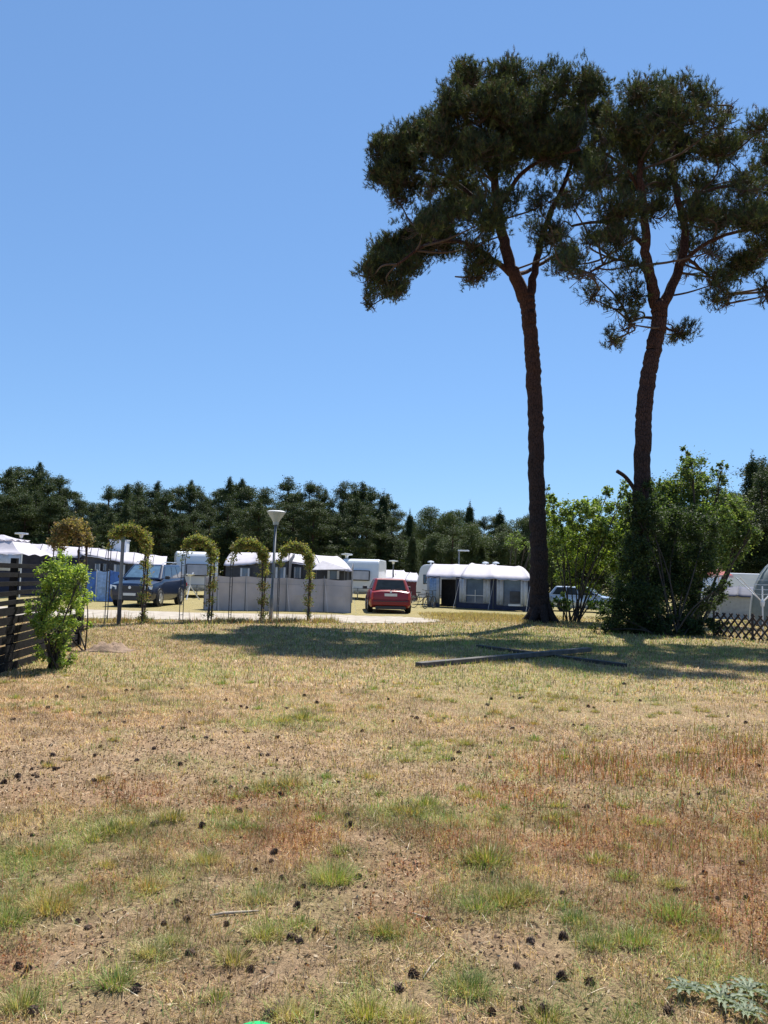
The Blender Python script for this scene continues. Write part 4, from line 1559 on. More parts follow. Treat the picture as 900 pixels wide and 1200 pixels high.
# awnings behind the grey windbreak
def simple_awning(label, px0, px1, Y, eave_l, eave_r, ridge, wallm, wins, Yr=2.6, group=None, scal=.05, ribs=(0, .5, 1), side=None, rm=roof_m):
    A, B_ = base_at(px0, Y), base_at(px1, Y)
    root = empty('caravan_awning', A.lerp(B_, .5), label, 'awning', group)
    o = root.location.copy()
    eA, eB = at(*eave_l, Y - .15), at(*eave_r, Y - .15)
    rD, rC = at(*ridge[0], Y + Yr), at(*ridge[1], Y + Yr)
    mb = MB(o)
    roof_sheet(mb, eA, eB, rC, rD, 30, 6, .04, ribs, scal, 8, .10)
    ro = mb.build('roof', rm, root, smooth=True)
    if ribs:
        sm = MB(o)
        for u in ribs[1:-1] + ((.12, .3) if len(ribs) > 3 else ()):
            pp_ = [quadpt(eA, eB, rC, rD, u, v) + zup * (.10 * math.sin(math.pi * v) + .012) for v in [i / 6 for i in range(7)]]
            sm.tube(pp_, .016, 5)
        sm.build('seam', dgrey, ro)
    dx = B_ - A
    zl, zr = at(px0, eave_l[1], Y).z, at(px1, eave_r[1], Y).z
    panel(A, B_, zl, zr, None, .04, 'wall', wallm, root, o)
    # side walls
    for q, z in ((A, zl), (B_, zr)):
        panel(q, q + Vector((0, Yr, 0)), z, z + .45, None, .04, 'side_wall', wallm, root, o)
    for (x0, x1, y0, y1) in wins:
        a_, b_ = at(x0, y1, Y - .05), at(x1, y1, Y - .05)
        t0 = at(x0, y0, Y - .05).z
        f = MB(o)
        f.box(((a_.x + b_.x) / 2, Y - .05, (a_.z + t0) / 2), (abs(b_.x - a_.x), .04, t0 - a_.z))
        fo = f.build('window', winpl, root)
        wd_ = abs(b_.x - a_.x)
        cu = MB(o)
        for s_ in (-1, 1):
            cu.box(((a_.x + b_.x) / 2 + s_ * wd_ * .38, Y - .09, (a_.z + t0) / 2), (wd_ * .2, .03, (t0 - a_.z) * .96))
        cu.build('curtain', curtain, fo)
        bb = MB(o)
        for zz in (a_.z, t0):
            bb.box(((a_.x + b_.x) / 2, Y - .09, zz), (wd_ + .1, .05, .05))
        for s_ in (-1, 1):
            bb.box(((a_.x + b_.x) / 2 + s_ * wd_ * .5, Y - .09, (a_.z + t0) / 2), (.05, .045, t0 - a_.z - .05))
        bb.build('frame', dgrey, fo)
    return root


simple_awning('charcoal awning with pale roof left of the lamp post behind the grey windbreak', 264, 337, 40, (262, 662), (338, 657), ((272, 646.5), (338, 647)), dgrey,
              [(281, 293, 665, 676), (322, 335, 664, 678)], scal=.03)
simple_awning('charcoal awning with pale roof between the last flower arch and the second caravan', 341, 411, 41.5, (338, 658), (413, 669), ((340, 648), (395, 651.5)), dgrey,
              [(344, 353, 664, 678), (383, 398, 668, 679)], scal=.03)
# peaked grey canopy in front of it
pk = [at(366, 667.5, 38.6), at(408, 667, 38.6), at(404, 664, 41), at(371, 664, 41)]
cr_ = at(378, 656.5, 39.6)
cr2 = at(386, 656, 41.2)
root = empty('porch_canopy', base_at(385, 39), 'small peaked grey canopy in front of the right-hand charcoal awning', 'canopy')
mb = MB(root.location)
th = Vector((0, 0, -.03))
mb.add([pk[0], pk[1], cr_, pk[2], pk[3], pk[0] + th, pk[1] + th, cr_ + th, pk[2] + th, pk[3] + th], [[0, 1, 2], [1, 3, 2], [3, 4, 2], [4, 0, 2], [7, 6, 5], [7, 8, 6], [7, 9, 8], [7, 5, 9], [0, 5, 6, 1], [1, 6, 8, 3], [4, 3, 8, 9], [0, 4, 9, 5]])
mb.build('canopy', mat('grey_canopy', (.40, .38, .41), .8), root)
for q in pk:
    MB(root.location).tube([Vector((q.x, q.y, 0)), q + Vector((0, 0, -.02))], .018, 6).build('pole', galv, root)

# long awning at left, its roof falling to the right
simple_awning('long charcoal awning with white roof falling to the right behind the blue windbreak', 97, 188, 42, (94, 649), (194, 667), ((96, 640), (196, 652)), dgrey,
              [(111, 118, 660, 669), (121, 125, 660, 669), (133, 147, 661, 673)], Yr=3.0, ribs=(0, .2, .42, .62, .85, 1), scal=.03)
simple_awning('white roofed awning with pale open front behind the slat fence', 28, 92, 44, (24, 651), (96, 652), ((30, 636), (98, 641)), navy,
              [(32, 42, 656, 667), (47, 56, 655, 665), (70, 78, 654, 668)], Yr=3, ribs=(0, .3, .6, 1), scal=.06)
# pavilion with a raised cap at the far left
pv = empty('party_tent', base_at(2, 38), 'white pavilion tent with raised roof cap at the left edge', 'tent')
o = pv.location.copy()
mb = MB(o)
z0, z1, z2 = at(10, 648, 38).z, at(10, 633, 38).z, at(10, 627.5, 38).z
cx, cy = at(2, 640, 40).x, 40.0
hw_, tw2 = 2.0, .95


def pyr(mb, hw0, z0, hw1, z1, n=8, sag=.12):
    rings = []
    for k in range(n + 1):
        t = k / n
        h_ = hw0 + (hw1 - hw0) * t
        z = z0 + (z1 - z0) * t - sag * math.sin(math.pi * t)
        ring = []
        for (ax, ay, bx, by) in ((-1, -1, 1, -1), (1, -1, 1, 1), (1, 1, -1, 1), (-1, 1, -1, -1)):
            for i in range(6):
                f = i / 6
                zz = z - (.10 * abs(math.sin(math.pi * f * 3)) if k == 0 else 0)
                ring.append(Vector((cx + (ax + (bx - ax) * f) * h_, cy + (ay + (by - ay) * f) * h_, zz)))
        rings.append(ring)
    nn = 24
    mb.add([p for r in rings for p in r], [[i * nn + k, i * nn + (k + 1) % nn, (i + 1) * nn + (k + 1) % nn, (i + 1) * nn + k] for i in range(n) for k in range(nn)] + [[n * nn + k for k in range(nn)]])


pyr(mb, hw_, z0, tw2, z1)
mb.build('roof', roof_m, pv)
mb = MB(o)
pyr(mb, tw2 * 1.05, z1 + .10, .05, z2 + .1, 6, .05)
mb.build('roof_cap', roof_m, pv)
for sx in (-1, 1):
    for sy in (-1, 1):
        MB(o).tube([(cx + sx * (hw_ - .05), cy + sy * (hw_ - .05), 0), (cx + sx * (hw_ - .05), cy + sy * (hw_ - .05), z0)], .03, 8).build('pole', white_m, pv)
panel((cx - hw_ + .1, cy + hw_ - .1, 0), (cx + hw_ - .1, cy + hw_ - .1, 0), z0, z0, None, .03, 'back_wall', navy, pv, o)
panel((cx + hw_ * .3, cy - hw_ + .05, 0), (cx + hw_ - .1, cy - hw_ + .05, 0), z0 - .05, z0 - .05, 1.3, .02, 'front_curtain', curtain, pv, o, fold=2, n=12)

# far tents in the gap over the red car
simple_awning('low white tent roof far behind, left half of the gap above the red car', 449, 474, 62, (446, 678), (478, 678), ((448, 667), (473, 668)), navy, [(455, 462, 680, 688)], Yr=2.5, scal=.04)
simple_awning('brighter white tent roof far behind, right half of the gap above the red car', 464, 489, 57, (458, 679), (492, 681), ((474, 670), (488, 671)), mat('maroon_fabric', (.09, .02, .03), .8), [], Yr=2.2, scal=.04)

# ---------------------------------------------------------------- grey windbreak
pts = [(239, 714), (254, 715), (287, 715.5), (335, 716), (379, 717), (411, 718.5)]
tops_ = [676, 674.5, 675, 677, 678, 679.5]
wb_ = empty('windbreak', G(330, 716), 'long pale grey fabric windbreak with upright poles beside the gravel road', 'windbreak')
o = wb_.location.copy()
gp = [G(*p) for p in pts]
zt_ = [at(p[0], t, g.y).z for p, t, g in zip(pts, tops_, gp)]
for i in range(len(gp) - 1):
    panel(gp[i], gp[i + 1], zt_[i], zt_[i + 1], None, .012, 'panel', grey_fab, wb_, o, bow=random.uniform(-.12, .14), n=8, sag=.05)
    s_ = MB(o)
    s_.beam(gp[i] + Vector((0, -.03, zt_[i] * .80)), gp[i + 1] + Vector((0, -.03, zt_[i + 1] * .80)), .012, .02)
    s_.build('seam', mat('seam_tape', (.33, .33, .35), .8), wb_)
panel(gp[0], gp[0] + Vector((.6, 3.0, 0)), zt_[0], zt_[0], None, .012, 'panel', grey_fab, wb_, o)
for g_, z in zip(gp, zt_):
    MB(o).tube([g_ + Vector((0, -.06, 0)), Vector((g_.x, g_.y - .06, z + .12))], .018, 8).build('pole', galv, wb_)
    s_ = MB(o)
    s_.tube([Vector((g_.x, g_.y - .06, z)), g_ + Vector((.25, -.9, .0))], .004, 4)
    s_.build('guy_line', white_m, wb_)

# blue windbreak and crumpled cover by the off-roader
bw_ = empty('windbreak', base_at(130, 37), 'blue fabric windbreak left of the dark blue off-roader', 'windbreak')
o = bw_.location.copy()
xs = [97, 112, 127, 143]
for i in range(3):
    a_, b_ = base_at(xs[i], 37), base_at(xs[i + 1], 37)
    za, zb_ = at(xs[i], 668, 37).z, at(xs[i + 1], 669, 37).z
    panel(a_, b_, za, zb_, None, .012, 'panel', lblue if i == 1 else blue_fab, bw_, o, bow=.1, n=6, sag=.06)
for x_ in xs:
    a_ = base_at(x_, 36.95)
    MB(o).tube([a_, Vector((a_.x, a_.y, at(x_, 667, 37).z))], .02, 6).build('pole', white_m, bw_)
# white tripod
tp_ = base_at(222, 41.5)
root = empty('tripod_stand', tp_, 'small white tripod with a bracket standing in front of the white caravan', 'tripod')
mb = MB()
for k in range(3):
    a_ = k * 2.094 + .5
    MB().tube([(0, 0, .75), (math.cos(a_) * .55, math.sin(a_) * .55, 0)], .03, 6).build('leg', white_m, root)
MB().tube([(0, 0, .6), (0, 0, 1.25)], .03, 8).build('pole', white_m, root)
d_ = MB().tube([(-.2, 0, 1.35), (-.02, 0, 1.2), (.15, -.05, 1.42)], .03, 6)
d_.lathe([(.02, 0), (.22, .05), (.24, .09)], 14, (0, 0, 1.25))
d_.build('bracket', white_m, root)


# ---------------------------------------------------------------- lamp posts and poles
lp = G(317, 726)
tpz = at(324, 599, lp.y)
root = empty('lamp_post', lp, 'tall grey lamp post topped by a pale inverted cone lamp', 'lamp post')
lean = Vector((tpz.x - lp.x, 0, tpz.z - lp.z))
h = lean.length
q_ = zup.rotation_difference(lean.normalized())
root.rotation_mode = 'QUATERNION'
root.rotation_quaternion = q_
MB().tube([(0, 0, -.1), (0, 0, .8), (0, 0, .82), (0, 0, h - .38)], [.07, .07, .048, .04], 14).build('pole', galv, root, smooth=True)
hd = MB().lathe([(.09, h - .46), (.10, h - .36), (.30, h - .06), (.295, h - .045)], 24).build('lamp_shade', mat('lamp_milk_glass', (.46, .50, .45), .3, var=.05, trans=.2), root, smooth=False)
MB().lathe([(.31, h - .045), (.32, h - .02), (.25, h + .01), (.02, h + .02)], 24).build('lid', mat('lamp_lid', (.55, .56, .56), .5), root)
MB().box((0, -.07, .55), (.09, .03, .3)).build('hatch', galv, root)
pp = G(139, 731)
tt_ = at(145, 617, pp.y)
root = empty('grey_post', pp, 'plain grey metal post with dark foot in front of the dark blue off-roader', 'post')
MB(pp).tube([pp, pp.lerp(tt_, .25)], .058, 12).build('foot', plast, root)
MB(pp).tube([pp.lerp(tt_, .2), tt_], .050, 12).build('pole', galv, root)
MB(pp).tube([pp.lerp(tt_, .84), tt_ + Vector((0, 0, .02))], .056, 12).build('sleeve', mat('green_grey_sleeve', (.10, .16, .17), .5), root)
for (px, yt, Y, lb) in ((20.5, 624, 45, 'small mushroom shaped white lamp above the white pavilion tent'), (405, 648.5, 50, 'small white mushroom lamp above the rounded white caravan'), (460, 656.5, 60, 'small white mushroom lamp over the far tents'), ):
    b = base_at(px, Y)
    z = at(px, yt, Y).z
    root = empty('small_lamp', b, lb, 'lamp')
    H_ = z - b.z
    MB().tube([(0, 0, 0), (0, 0, H_ - .1)], .055, 8).build('pole', galv, root)
    MB().lathe([(.07, H_ - .3), (.12, H_ - .12), (.36, H_ - .10), (.36, H_ - .02), (.1, H_)], 16).build('lamp_shade', white_m, root)
b = base_at(537, 50)
root = empty('square_lamp', b, 'thin pole with flat square lamp arm above the white caravan roof', 'lamp')
H_ = at(537, 645, 50).z - b.z
MB().tube([(0, 0, 0), (0, 0, H_)], .05, 8).build('pole', galv, root)
MB().box((.28, 0, H_), (.7, .3, .08)).build('lamp_head', white_m, root)
b = base_at(137, 45)
root = empty('roof_box', Vector((b.x, 45, at(137, 645, 45).z)), 'white boxy roof unit sticking up behind the long awning', 'roof unit')
zz = at(137, 633.5, 45).z - root.location.z
MB().box((0, 0, zz / 2 - .6), (.95, .6, zz + 1.2)).build('housing', white_m, root, bevel=.04)
MB().box((0, 0, zz + .02), (1.02, .66, .06)).build('cap', mat('lamp_lid', (.55, .56, .56), .5), root)

# ---------------------------------------------------------------- flower arches
vine_p = [[.16, .21, .05], [.24, .25, .07], [.09, .12, .035], [.30, .26, .08], [.20, .13, .06]]
iron = mat('dark_iron', (.04, .045, .05), .6, metal=.3, var=.2)
ARCH = [(103, 78, 740, 612, 'behind the lime green shrub', 1.0, .30, [[.30, .22, .10], [.22, .15, .08], [.13, .13, .05]]),
        (124, 168, 731, 618, 'nearest the plain grey post', 1.0, 1.0, vine_p),
        (212, 246, 728, 629, 'second to the left of the lamp post', 1.0, .75, vine_p),
        (269, 307, 727.5, 633, 'touching the left side of the lamp post', 1.0, 1.0, vine_p),
        (325, 361, 727.5, 637, 'just right of the lamp post', 1.0, .9, vine_p)]
for (xl, xr, yb, yt, where, sc_, dn, pal) in ARCH:
    if xl > xr:
        xl, xr, yb = 62, 92, 742
    gl, gr = G(xl, yb), G(xr, yb)
    c_ = gl.lerp(gr, .5)
    root = empty('garden_arch', c_, 'thin dark metal garden arch ' + where, 'garden arch', 'row of garden arches')
    w_ = (gr - gl).length
    top_z = at((xl + xr) / 2, yt + 6, c_.y).z
    ux = (gr - gl).normalized()
    uy = Vector((-ux.y, ux.x, 0))
    dpt = .45
    fr_ = []
    for s_ in (-.5, .5):
        off = uy * dpt * s_ + ux * s_ * .18
        mb = MB(c_)
        pth = [gl + off + Vector((0, 0, -.1)), gl + off + zup * (top_z - .55)]
        for k in range(1, 8):
            a_ = math.pi * k / 8
            pth.append(c_ + off - ux * (w_ / 2) * math.cos(a_) + zup * (top_z - .55 + .55 * math.sin(a_)))
        pth += [gr + off + zup * (top_z - .55), gr + off + Vector((0, 0, -.1))]
        mb.tube(pth, .014, 6)
        mb.build('hoop', iron, root)
        fr_.append(pth)
    mb = MB(c_)
    for i in range(1, len(fr_[0]) - 1):
        mb.tube([fr_[0][i], fr_[1][i]], .008, 5)
    for f in (.15, .3, .45, .6, .75, .9):
        for e in (0, -1):
            i2 = 1 if e == 0 else -2
            mb.tube([fr_[0][e].lerp(fr_[0][i2], f), fr_[1][e].lerp(fr_[1][i2], f)], .008, 5)
    mb.build('rungs', iron, root)
    # the climber
    base = gr + Vector((0, 0, .0))
    base.z = float(terrain(base.x, base.y))
    rng = np.random.default_rng(int(xl * 7))
    v_root = empty('climbing_plant', base, 'leafy climbing plant grown over the arch ' + where, 'climber', 'climbing plants on the arches')
    st = MB(base)
    parts = []
    for pth in fr_:
        seq = pth[::-1]
        P, _ = smooth_path(seq[:-1], [1] * (len(seq) - 1), 5)
        cum = [0]
        for i in range(1, len(P)):
            cum.append(cum[-1] + (P[i] - P[i - 1]).length)
        tot = cum[-1]
        for rep in range(2):
            sp_ = [p + Vector(rng.normal(size=3)) * .03 for p in P[:int(len(P) * .85)]]
            st.tube(sp_, [.014 * (1 - i / len(sp_)) + .004 for i in range(len(sp_))], 5)
        ncl = int(560 * dn)
        for k in range(ncl):
            f = rng.uniform()
            i = int(f * (len(P) - 1))
            hgt = P[i].z - base.z
            onleft = f > .72
            pr = 1 - .45 * ss(1.9, 2.3, hgt)
            if onleft:
                pr *= .10 if f > .84 else .8
            if hgt < .35 and not onleft:
                pr = .45
            if dn < .5:
                pr = ss(1.5, 2.3, hgt)
            if rng.uniform() > pr:
                continue
            spread = .07 - .012 * ss(1.4, 2.3, hgt)
            cc = np.array(P[i]) + rng.normal(size=3) * spread * np.array([.9, .9, 1.0]) + np.array([0, 0, .06 * ss(1.8, 2.4, hgt)])
            m_ = 16
            parts.append(leaf_quads(cc + rng.normal(size=(m_, 3)) * .05 - np.array(base), .065, tints(m_, pal if hgt > 1.2 else [[.08, .10, .035], [.12, .14, .045], [.16, .10, .05]], .2), .3, .5))
        # loose shoots waving above
        for k in range(int(26 * max(dn, .6))):
            i = int(rng.uniform(.35, .72) * (len(P) - 1))
            d_ = Vector((rng.normal() * .8, rng.normal() * .5, abs(rng.normal()) * .8 + .3)).normalized() * rng.uniform(.15, .42)
            st.tube([P[i], P[i] + d_ * .6, P[i] + d_ + Vector((0, 0, -.04))], [.005, .004, .003], 4, cap=False)
            f_ = rng.uniform(0, 1, (10, 1))
            parts.append(leaf_quads(np.array(P[i]) + f_ * np.array(d_) + rng.normal(size=(10, 3)) * .02 - np.array(base), .05, tints(10, pal, .2), .3, .5))
    V, Q, T, C = merge([(v, q, None, c) for v, q, c in parts])
    link('foliage', np_mesh('foliage', V, Q, None, C), leafm, v_root)
    st.build('stems', twig_m, v_root, smooth=True)

# verge of dry weeds under the arches
rng = np.random.default_rng(5)
n = 9000
u = rng.uniform(0, 1, n)
pa0, pb0 = G(90, 730), G(400, 729)
X = pa0.x + (pb0.x - pa0.x) * u + rng.normal(size=n) * .1
Yv = pa0.y + (pb0.y - pa0.y) * u + rng.normal(size=n) * .35
k = fbm(X, Yv, .8, 7) > .54
X, Yv = X[k], Yv[k]
n = len(X)
V, Q, T, C = merge([blades(np.stack([X, Yv, terrain(X, Yv)], 1), rng.uniform(0, 6.28, n), np.abs(rng.normal(size=n)) * .4, rng.uniform(.04, .2, n) * (1 + 1.2 * (rng.uniform(size=n) > .93)), np.full(n, .012), tints(n, straw_p + red_p[:1] + olive_p, .2))])
vg = link('verge_weeds', np_mesh('verge_weeds', V, Q, T, C), leaf_mat('grass_blade'))
tag(vg, 'dry brown and green weeds along the edge of the gravel road', 'weeds', kind='stuff')
# taller dry grass on the low mound by the navy awning
n = 26000
X = rng.uniform(1.5, 7.2, n)
Yv = rng.uniform(27.2, 34, n)
k = (fbm(X, Yv, .9, 17) > .36) & (rng.uniform(size=n) < np.exp(-(np.abs(X - 4.3) / 2.6) ** 4 - ((Yv - 30.4) / 2.8) ** 4))
X, Yv = X[k], Yv[k]
n = len(X)
V, Q, T, C = merge([blades(np.stack([X, Yv, terrain(X, Yv)], 1), rng.uniform(0, 6.28, n), np.abs(rng.normal(size=n)) * .45, rng.uniform(.03, .15, n) * (.5 + fbm(X, Yv, .5, 23)), np.full(n, .012), tints(n, [[.42, .30, .15], [.48, .36, .18], [.34, .22, .11], [.40, .34, .14]], .2))])
vg = link('mound_grass', np_mesh('mound_grass', V, Q, T, C), leaf_mat('grass_blade'))
tag(vg, 'dry tawny grass on the low mound in front of the navy awning', 'dry grass', kind='stuff')

# ---------------------------------------------------------------- slat fence at left
fence_m = mat('dark_stained_wood', (.011, .010, .010), .9, spec=.15, var=.4, scale=8, bump=.4)
F0, F1 = Vector((-5.25, 9.0, 0)), G(52, 772)
F2 = G(91, 758)
root = empty('slat_fence', G(0, 792), 'dark stained fence of horizontal wooden slats at the left edge', 'fence')
o = root.location.copy()
tops = 1.64
d_ = (F1 - F0)
nb_ = 3
for i in range(nb_ + 1):
    q = F0.lerp(F1, i / nb_)
    MB(o).box((q.x - .06, q.y, tops / 2 + .03), (.09, .09, tops + .06)).build('post', fence_m, root, bevel=.006)
for i in range(nb_):
    a_, b_ = F0.lerp(F1, i / nb_), F0.lerp(F1, (i + 1) / nb_)
    sp_ = MB(o)
    for k in range(12):
        z = .07 + k * .137 + random.uniform(-.008, .008)
        hh_ = .118 if k < 7 else .07
        j = Vector((random.uniform(-.008, .008), 0, random.uniform(-.008, .008)))
        sp_.beam(a_ + zup * z + j, b_ + zup * (z + random.uniform(-.01, .01)), .022, hh_)
    sp_.build('slat_panel', fence_m, root, bevel=.003)
sp_ = MB(o)
for k in range(5):
    z = .07 + k * .137
    sp_.beam(F1 + zup * z, F2 + zup * z, .022, .10)
sp_.build('slat_panel', fence_m, root, bevel=.003)
MB(o).box((F2.x, F2.y, .38), (.10, .10, .80)).build('post', fence_m, root, bevel=.006)
MB(o).box((F1.lerp(F2, .5).x - .06, F1.lerp(F2, .5).y, .34), (.09, .09, .68)).build('post', fence_m, root, bevel=.006)

# ---------------------------------------------------------------- lattice fence and things at right
lat_m = mat('dark_lattice_wood', (.045, .032, .026), .7, var=.3, scale=8)
L0, L1 = G(838, 746), G(935, 757)
root = empty('lattice_fence', L0.lerp(L1, .4), 'low dark diamond lattice fence at the right edge', 'fence')
o = root.location.copy()
Ll = (L1 - L0).length
ux = (L1 - L0).normalized()
hgt = .72
sp_ = MB(o)
step = .27
n_ = int(Ll / step)
for i in range(-3, n_ + 1):
    for s_, dy in ((1, 0), (-1, .035)):
        a0 = i * step
        pts_ = []
        x0, x1 = (a0, a0 + hgt * .95) if s_ > 0 else (a0 + hgt * .95, a0)
        z0_, z1_ = 0.03, hgt
        # clip to the fence's length
        def cl(x0, z0, x1, z1):
            for lo, hi in ((0, Ll),):
                if x0 < lo and x1 < lo or x0 > hi and x1 > hi:
                    return None
                def cp(xa, za, xb, zb, lim):
                    t = (lim - xa) / (xb - xa)
                    return lim, za + (zb - za) * t
                if x0 < lo: x0, z0 = cp(x0, z0, x1, z1, lo)
                if x1 < lo: x1, z1 = cp(x1, z1, x0, z0, lo)
                if x0 > hi: x0, z0 = cp(x0, z0, x1, z1, hi)
                if x1 > hi: x1, z1 = cp(x1, z1, x0, z0, hi)
            return x0, z0, x1, z1
        r_ = cl(x0, z0_, x1, z1_)
        if r_ is None:
            continue
        nr_ = Vector((-ux.y, ux.x, 0)) * dy
        a_, b_ = L0 + ux * r_[0] + zup * r_[1] + nr_, L0 + ux * r_[2] + zup * r_[3] + nr_
        if (b_ - a_).length > .1:
            sp_.beam(a_, b_, .045, .03, up=ux.cross(zup))
sp_.build('lattice', lat_m, root)
for u in (0, .5, 1):
    q = L0.lerp(L1, u)
    MB(o).tube([q + Vector((0, .08, 0)), q + Vector((0, .08, hgt + .05))], .035, 8).build('post', lat_m, root)

# caravan and tents beyond the lattice
b = base_at(886, 40)
caravan('white caravan behind the lattice fence, partly hidden by the dark bush', b + Vector((1.2, 2.2, 0)), R(-80), 6.4, 2.3, 2.3, [('left', (-2, -1, 1.2, 1.7))])
simple_awning('navy topped grey awning behind the lattice fence', 845, 884, 36, (843, 697), (886, 699), ((846, 686), (886, 687)), mat('stone_grey_fabric', (.34, .35, .37), .8), [], Yr=1.5, scal=0, rm=navy)
par = empty('parasol', base_at(842, 38), 'red parasol with pale scalloped edge beside the dark bush', 'parasol')
H_ = at(842, 664, 38).z
MB().tube([(0, 0, 0), (0, 0, H_ + .02)], .025, 8).build('pole', white_m, par)
MB().lathe([(.66, H_ - .32), (.42, H_ - .16), (.05, H_)], 10).build('canopy', mat('red_cloth', (.35, .03, .03), .7), par)
mb = MB()
for k in range(30):
    a_ = k * 2 * math.pi / 30
    a2 = (k + 1) * 2 * math.pi / 30
    p0, p1 = Vector((math.cos(a_), math.sin(a_), 0)) * .665, Vector((math.cos(a2), math.sin(a2), 0)) * .665
    mb.prism([p0 + zup * (H_ - .32), p1 + zup * (H_ - .32), p1 * 1.0 + zup * (H_ - .40), (p0 + p1) / 2 + zup * (H_ - .46), p0 + zup * (H_ - .40)], (p0 + p1) * .006)
mb.build('valance', mat('pale_pink_cloth', (.7, .5, .5), .8), par)
# dome tent
dt = empty('dome_tent', base_at(926, 31), 'grey-green dome tent with curved poles at the right edge', 'tent')
mb = MB()
gr_ = mat('grey_green_fabric', (.20, .24, .25), .7, var=.1)
rr_, hh_ = 1.55, at(905, 653, 31).z
g_ = []
for i in range(11):
    ph = math.pi / 2 * i / 10
    for k in range(24):
        a_ = 2 * math.pi * k / 24
        rad_ = rr_ * math.cos(ph) * (1 - .06 * abs(math.sin(2 * a_)))
        g_.append((rad_ * math.cos(a_), rad_ * math.sin(a_), hh_ * math.sin(ph) ** .8))
mb.add(g_, [[i * 24 + k, i * 24 + (k + 1) % 24, (i + 1) * 24 + (k + 1) % 24, (i + 1) * 24 + k] for i in range(10) for k in range(24)])
mb.build('shell', gr_, dt, smooth=True)
for a0 in (0, math.pi / 2):
    pth = [Vector((rr_ * 1.03 * math.cos(t) * math.cos(a0), rr_ * 1.03 * math.cos(t) * math.sin(a0), hh_ * 1.015 * abs(math.sin(t)) ** .8)) for t in [math.pi * i / 24 for i in range(25)]]
    MB().tube(pth, .03, 6).build('pole', white_m, dt)
panel(Vector((dt.location.x - 1.35, 29.2, 0)), Vector((dt.location.x - .5, 29.2, 0)), 1.35, 1.35, None, .03, 'door', mat('darker_grey_fabric', (.13, .14, .15), .8), dt, dt.location.copy())
# rotary clothes dryer
rd = empty('rotary_dryer', G(894, 747), 'white rotary clothes dryer with open arms behind the lattice fence', 'clothes dryer')
Yd = rd.location.y
hub_z = at(895, 706, Yd).z
top_z = at(895, 687, Yd).z
MB().tube([(0, 0, 0), (0, 0, top_z)], .022, 10).build('pole', white_m, rd)
MB().lathe([(.05, hub_z - .12), (.07, hub_z), (.05, hub_z + .08)], 12).build('hub', white_m, rd)
for k in range(4):
    a_ = k * math.pi / 2 + .45
    d_ = Vector((math.cos(a_), math.sin(a_), 0))
    MB().tube([zup * hub_z, d_ * .95 + zup * (top_z + .25)], .014, 6).build('arm', white_m, rd)
mb = MB()
for f in (.35, .55, .75, .95):
    for k in range(4):
        a_, a2 = k * math.pi / 2 + .45, (k + 1) * math.pi / 2 + .45
        P0 = (zup * hub_z).lerp(Vector((math.cos(a_) * .95, math.sin(a_) * .95, top_z + .25)), f)
        P1 = (zup * hub_z).lerp(Vector((math.cos(a2) * .95, math.sin(a2) * .95, top_z + .25)), f)
        mb.tube([P0, P0.lerp(P1, .5) + Vector((0, 0, -.03)), P1], .005, 4)
mb.build('line', white_m, rd)


# ---------------------------------------------------------------- bicycles by the navy awning
def bicycle(label, loc, rz):
    root = empty('bicycle', loc, label, 'bicycle', 'bicycles beside the navy awning', rz)
    for x_ in (-.52, .52):
        w_ = MB()
        ring = [(x_ + .33 * math.cos(t), 0, .34 + .33 * math.sin(t)) for t in [2 * math.pi * i / 24 for i in range(25)]]
        w_.tube(ring, .02, 6, cap=False)
        wo = w_.build('wheel', black_m, root)
        s_ = MB()
        for i in range(8):
            a_ = i * math.pi / 8
            s_.tube([(x_ - .31 * math.cos(a_), 0, .34 - .31 * math.sin(a_)), (x_ + .31 * math.cos(a_), 0, .34 + .31 * math.sin(a_))], .003, 4)
        s_.build('spokes', alu, wo)
    f = MB()
    for a_, b_ in (((-.52, 0, .34), (-.05, 0, .32)), ((-.05, 0, .32), (-.18, 0, .80)), ((-.18, 0, .78), (.38, 0, .80)), ((-.05, 0, .32), (.40, 0, .70)), ((-.52, 0, .34), (-.16, 0, .74)), ((.52, 0, .34), (.36, 0, .98))):
        f.tube([a_, b_], .018, 6)
    f.build('frame', iron, root)
    MB().box((-.2, 0, .87), (.26, .14, .06)).build('saddle', black_m, root, bevel=.02)
    MB().tube([(.30, -.28, 1.02), (.36, -.1, .99), (.36, .1, .99), (.30, .28, 1.02)], .014, 6).build('handlebar', iron, root)
    return root


b = G(493, 712)
bicycle('bicycle leaning beside the navy awning, nearer the red car', b, R(35))
b = G(503, 713)
bicycle('bicycle standing right by the curtain of the navy awning', b, R(60))

# ---------------------------------------------------------------- beams lying on the lawn
wood_m = mat('weathered_beam', (.085, .075, .065), .8, var=.35, scale=6, bump=.5)
wood_d = mat('dark_beam', (.05, .042, .036), .8, var=.35, scale=6, bump=.5)


def beam_obj(label, a, b, w_, h_, m_, z0=0, z1=0):
    a, b = Vector(a), Vector(b)
    a.z = float(terrain(a.x, a.y)) + h_ / 2 + z0
    b.z = float(terrain(b.x, b.y)) + h_ / 2 + z1
    ob = MB(a.lerp(b, .5)).beam(a, b, w_, h_).build('timber_beam', m_, None, bevel=.008)
    ob.location = a.lerp(b, .5)
    tag(ob, label, 'beam')


a_, b_ = G(490, 782), G(690, 765.5)
beam_obj('long pale grey weathered beam lying slanted at the edge of the tree shadow', a_, b_, .16, .085, wood_m, .0, .04)
beam_obj('long dark beam crossing under the pale weathered beam', G(560, 759), G(733, 782), .12, .07, wood_d, 0, 0)
beam_obj('short dark plank lying alongside the pale weathered beam', G(568, 774), G(655, 766), .2, .05, wood_d, .0, .0)

# ---------------------------------------------------------------- pine cones
cone_m = mat('cone_scales', (.10, .060, .038), .75, var=.55, scale=60)


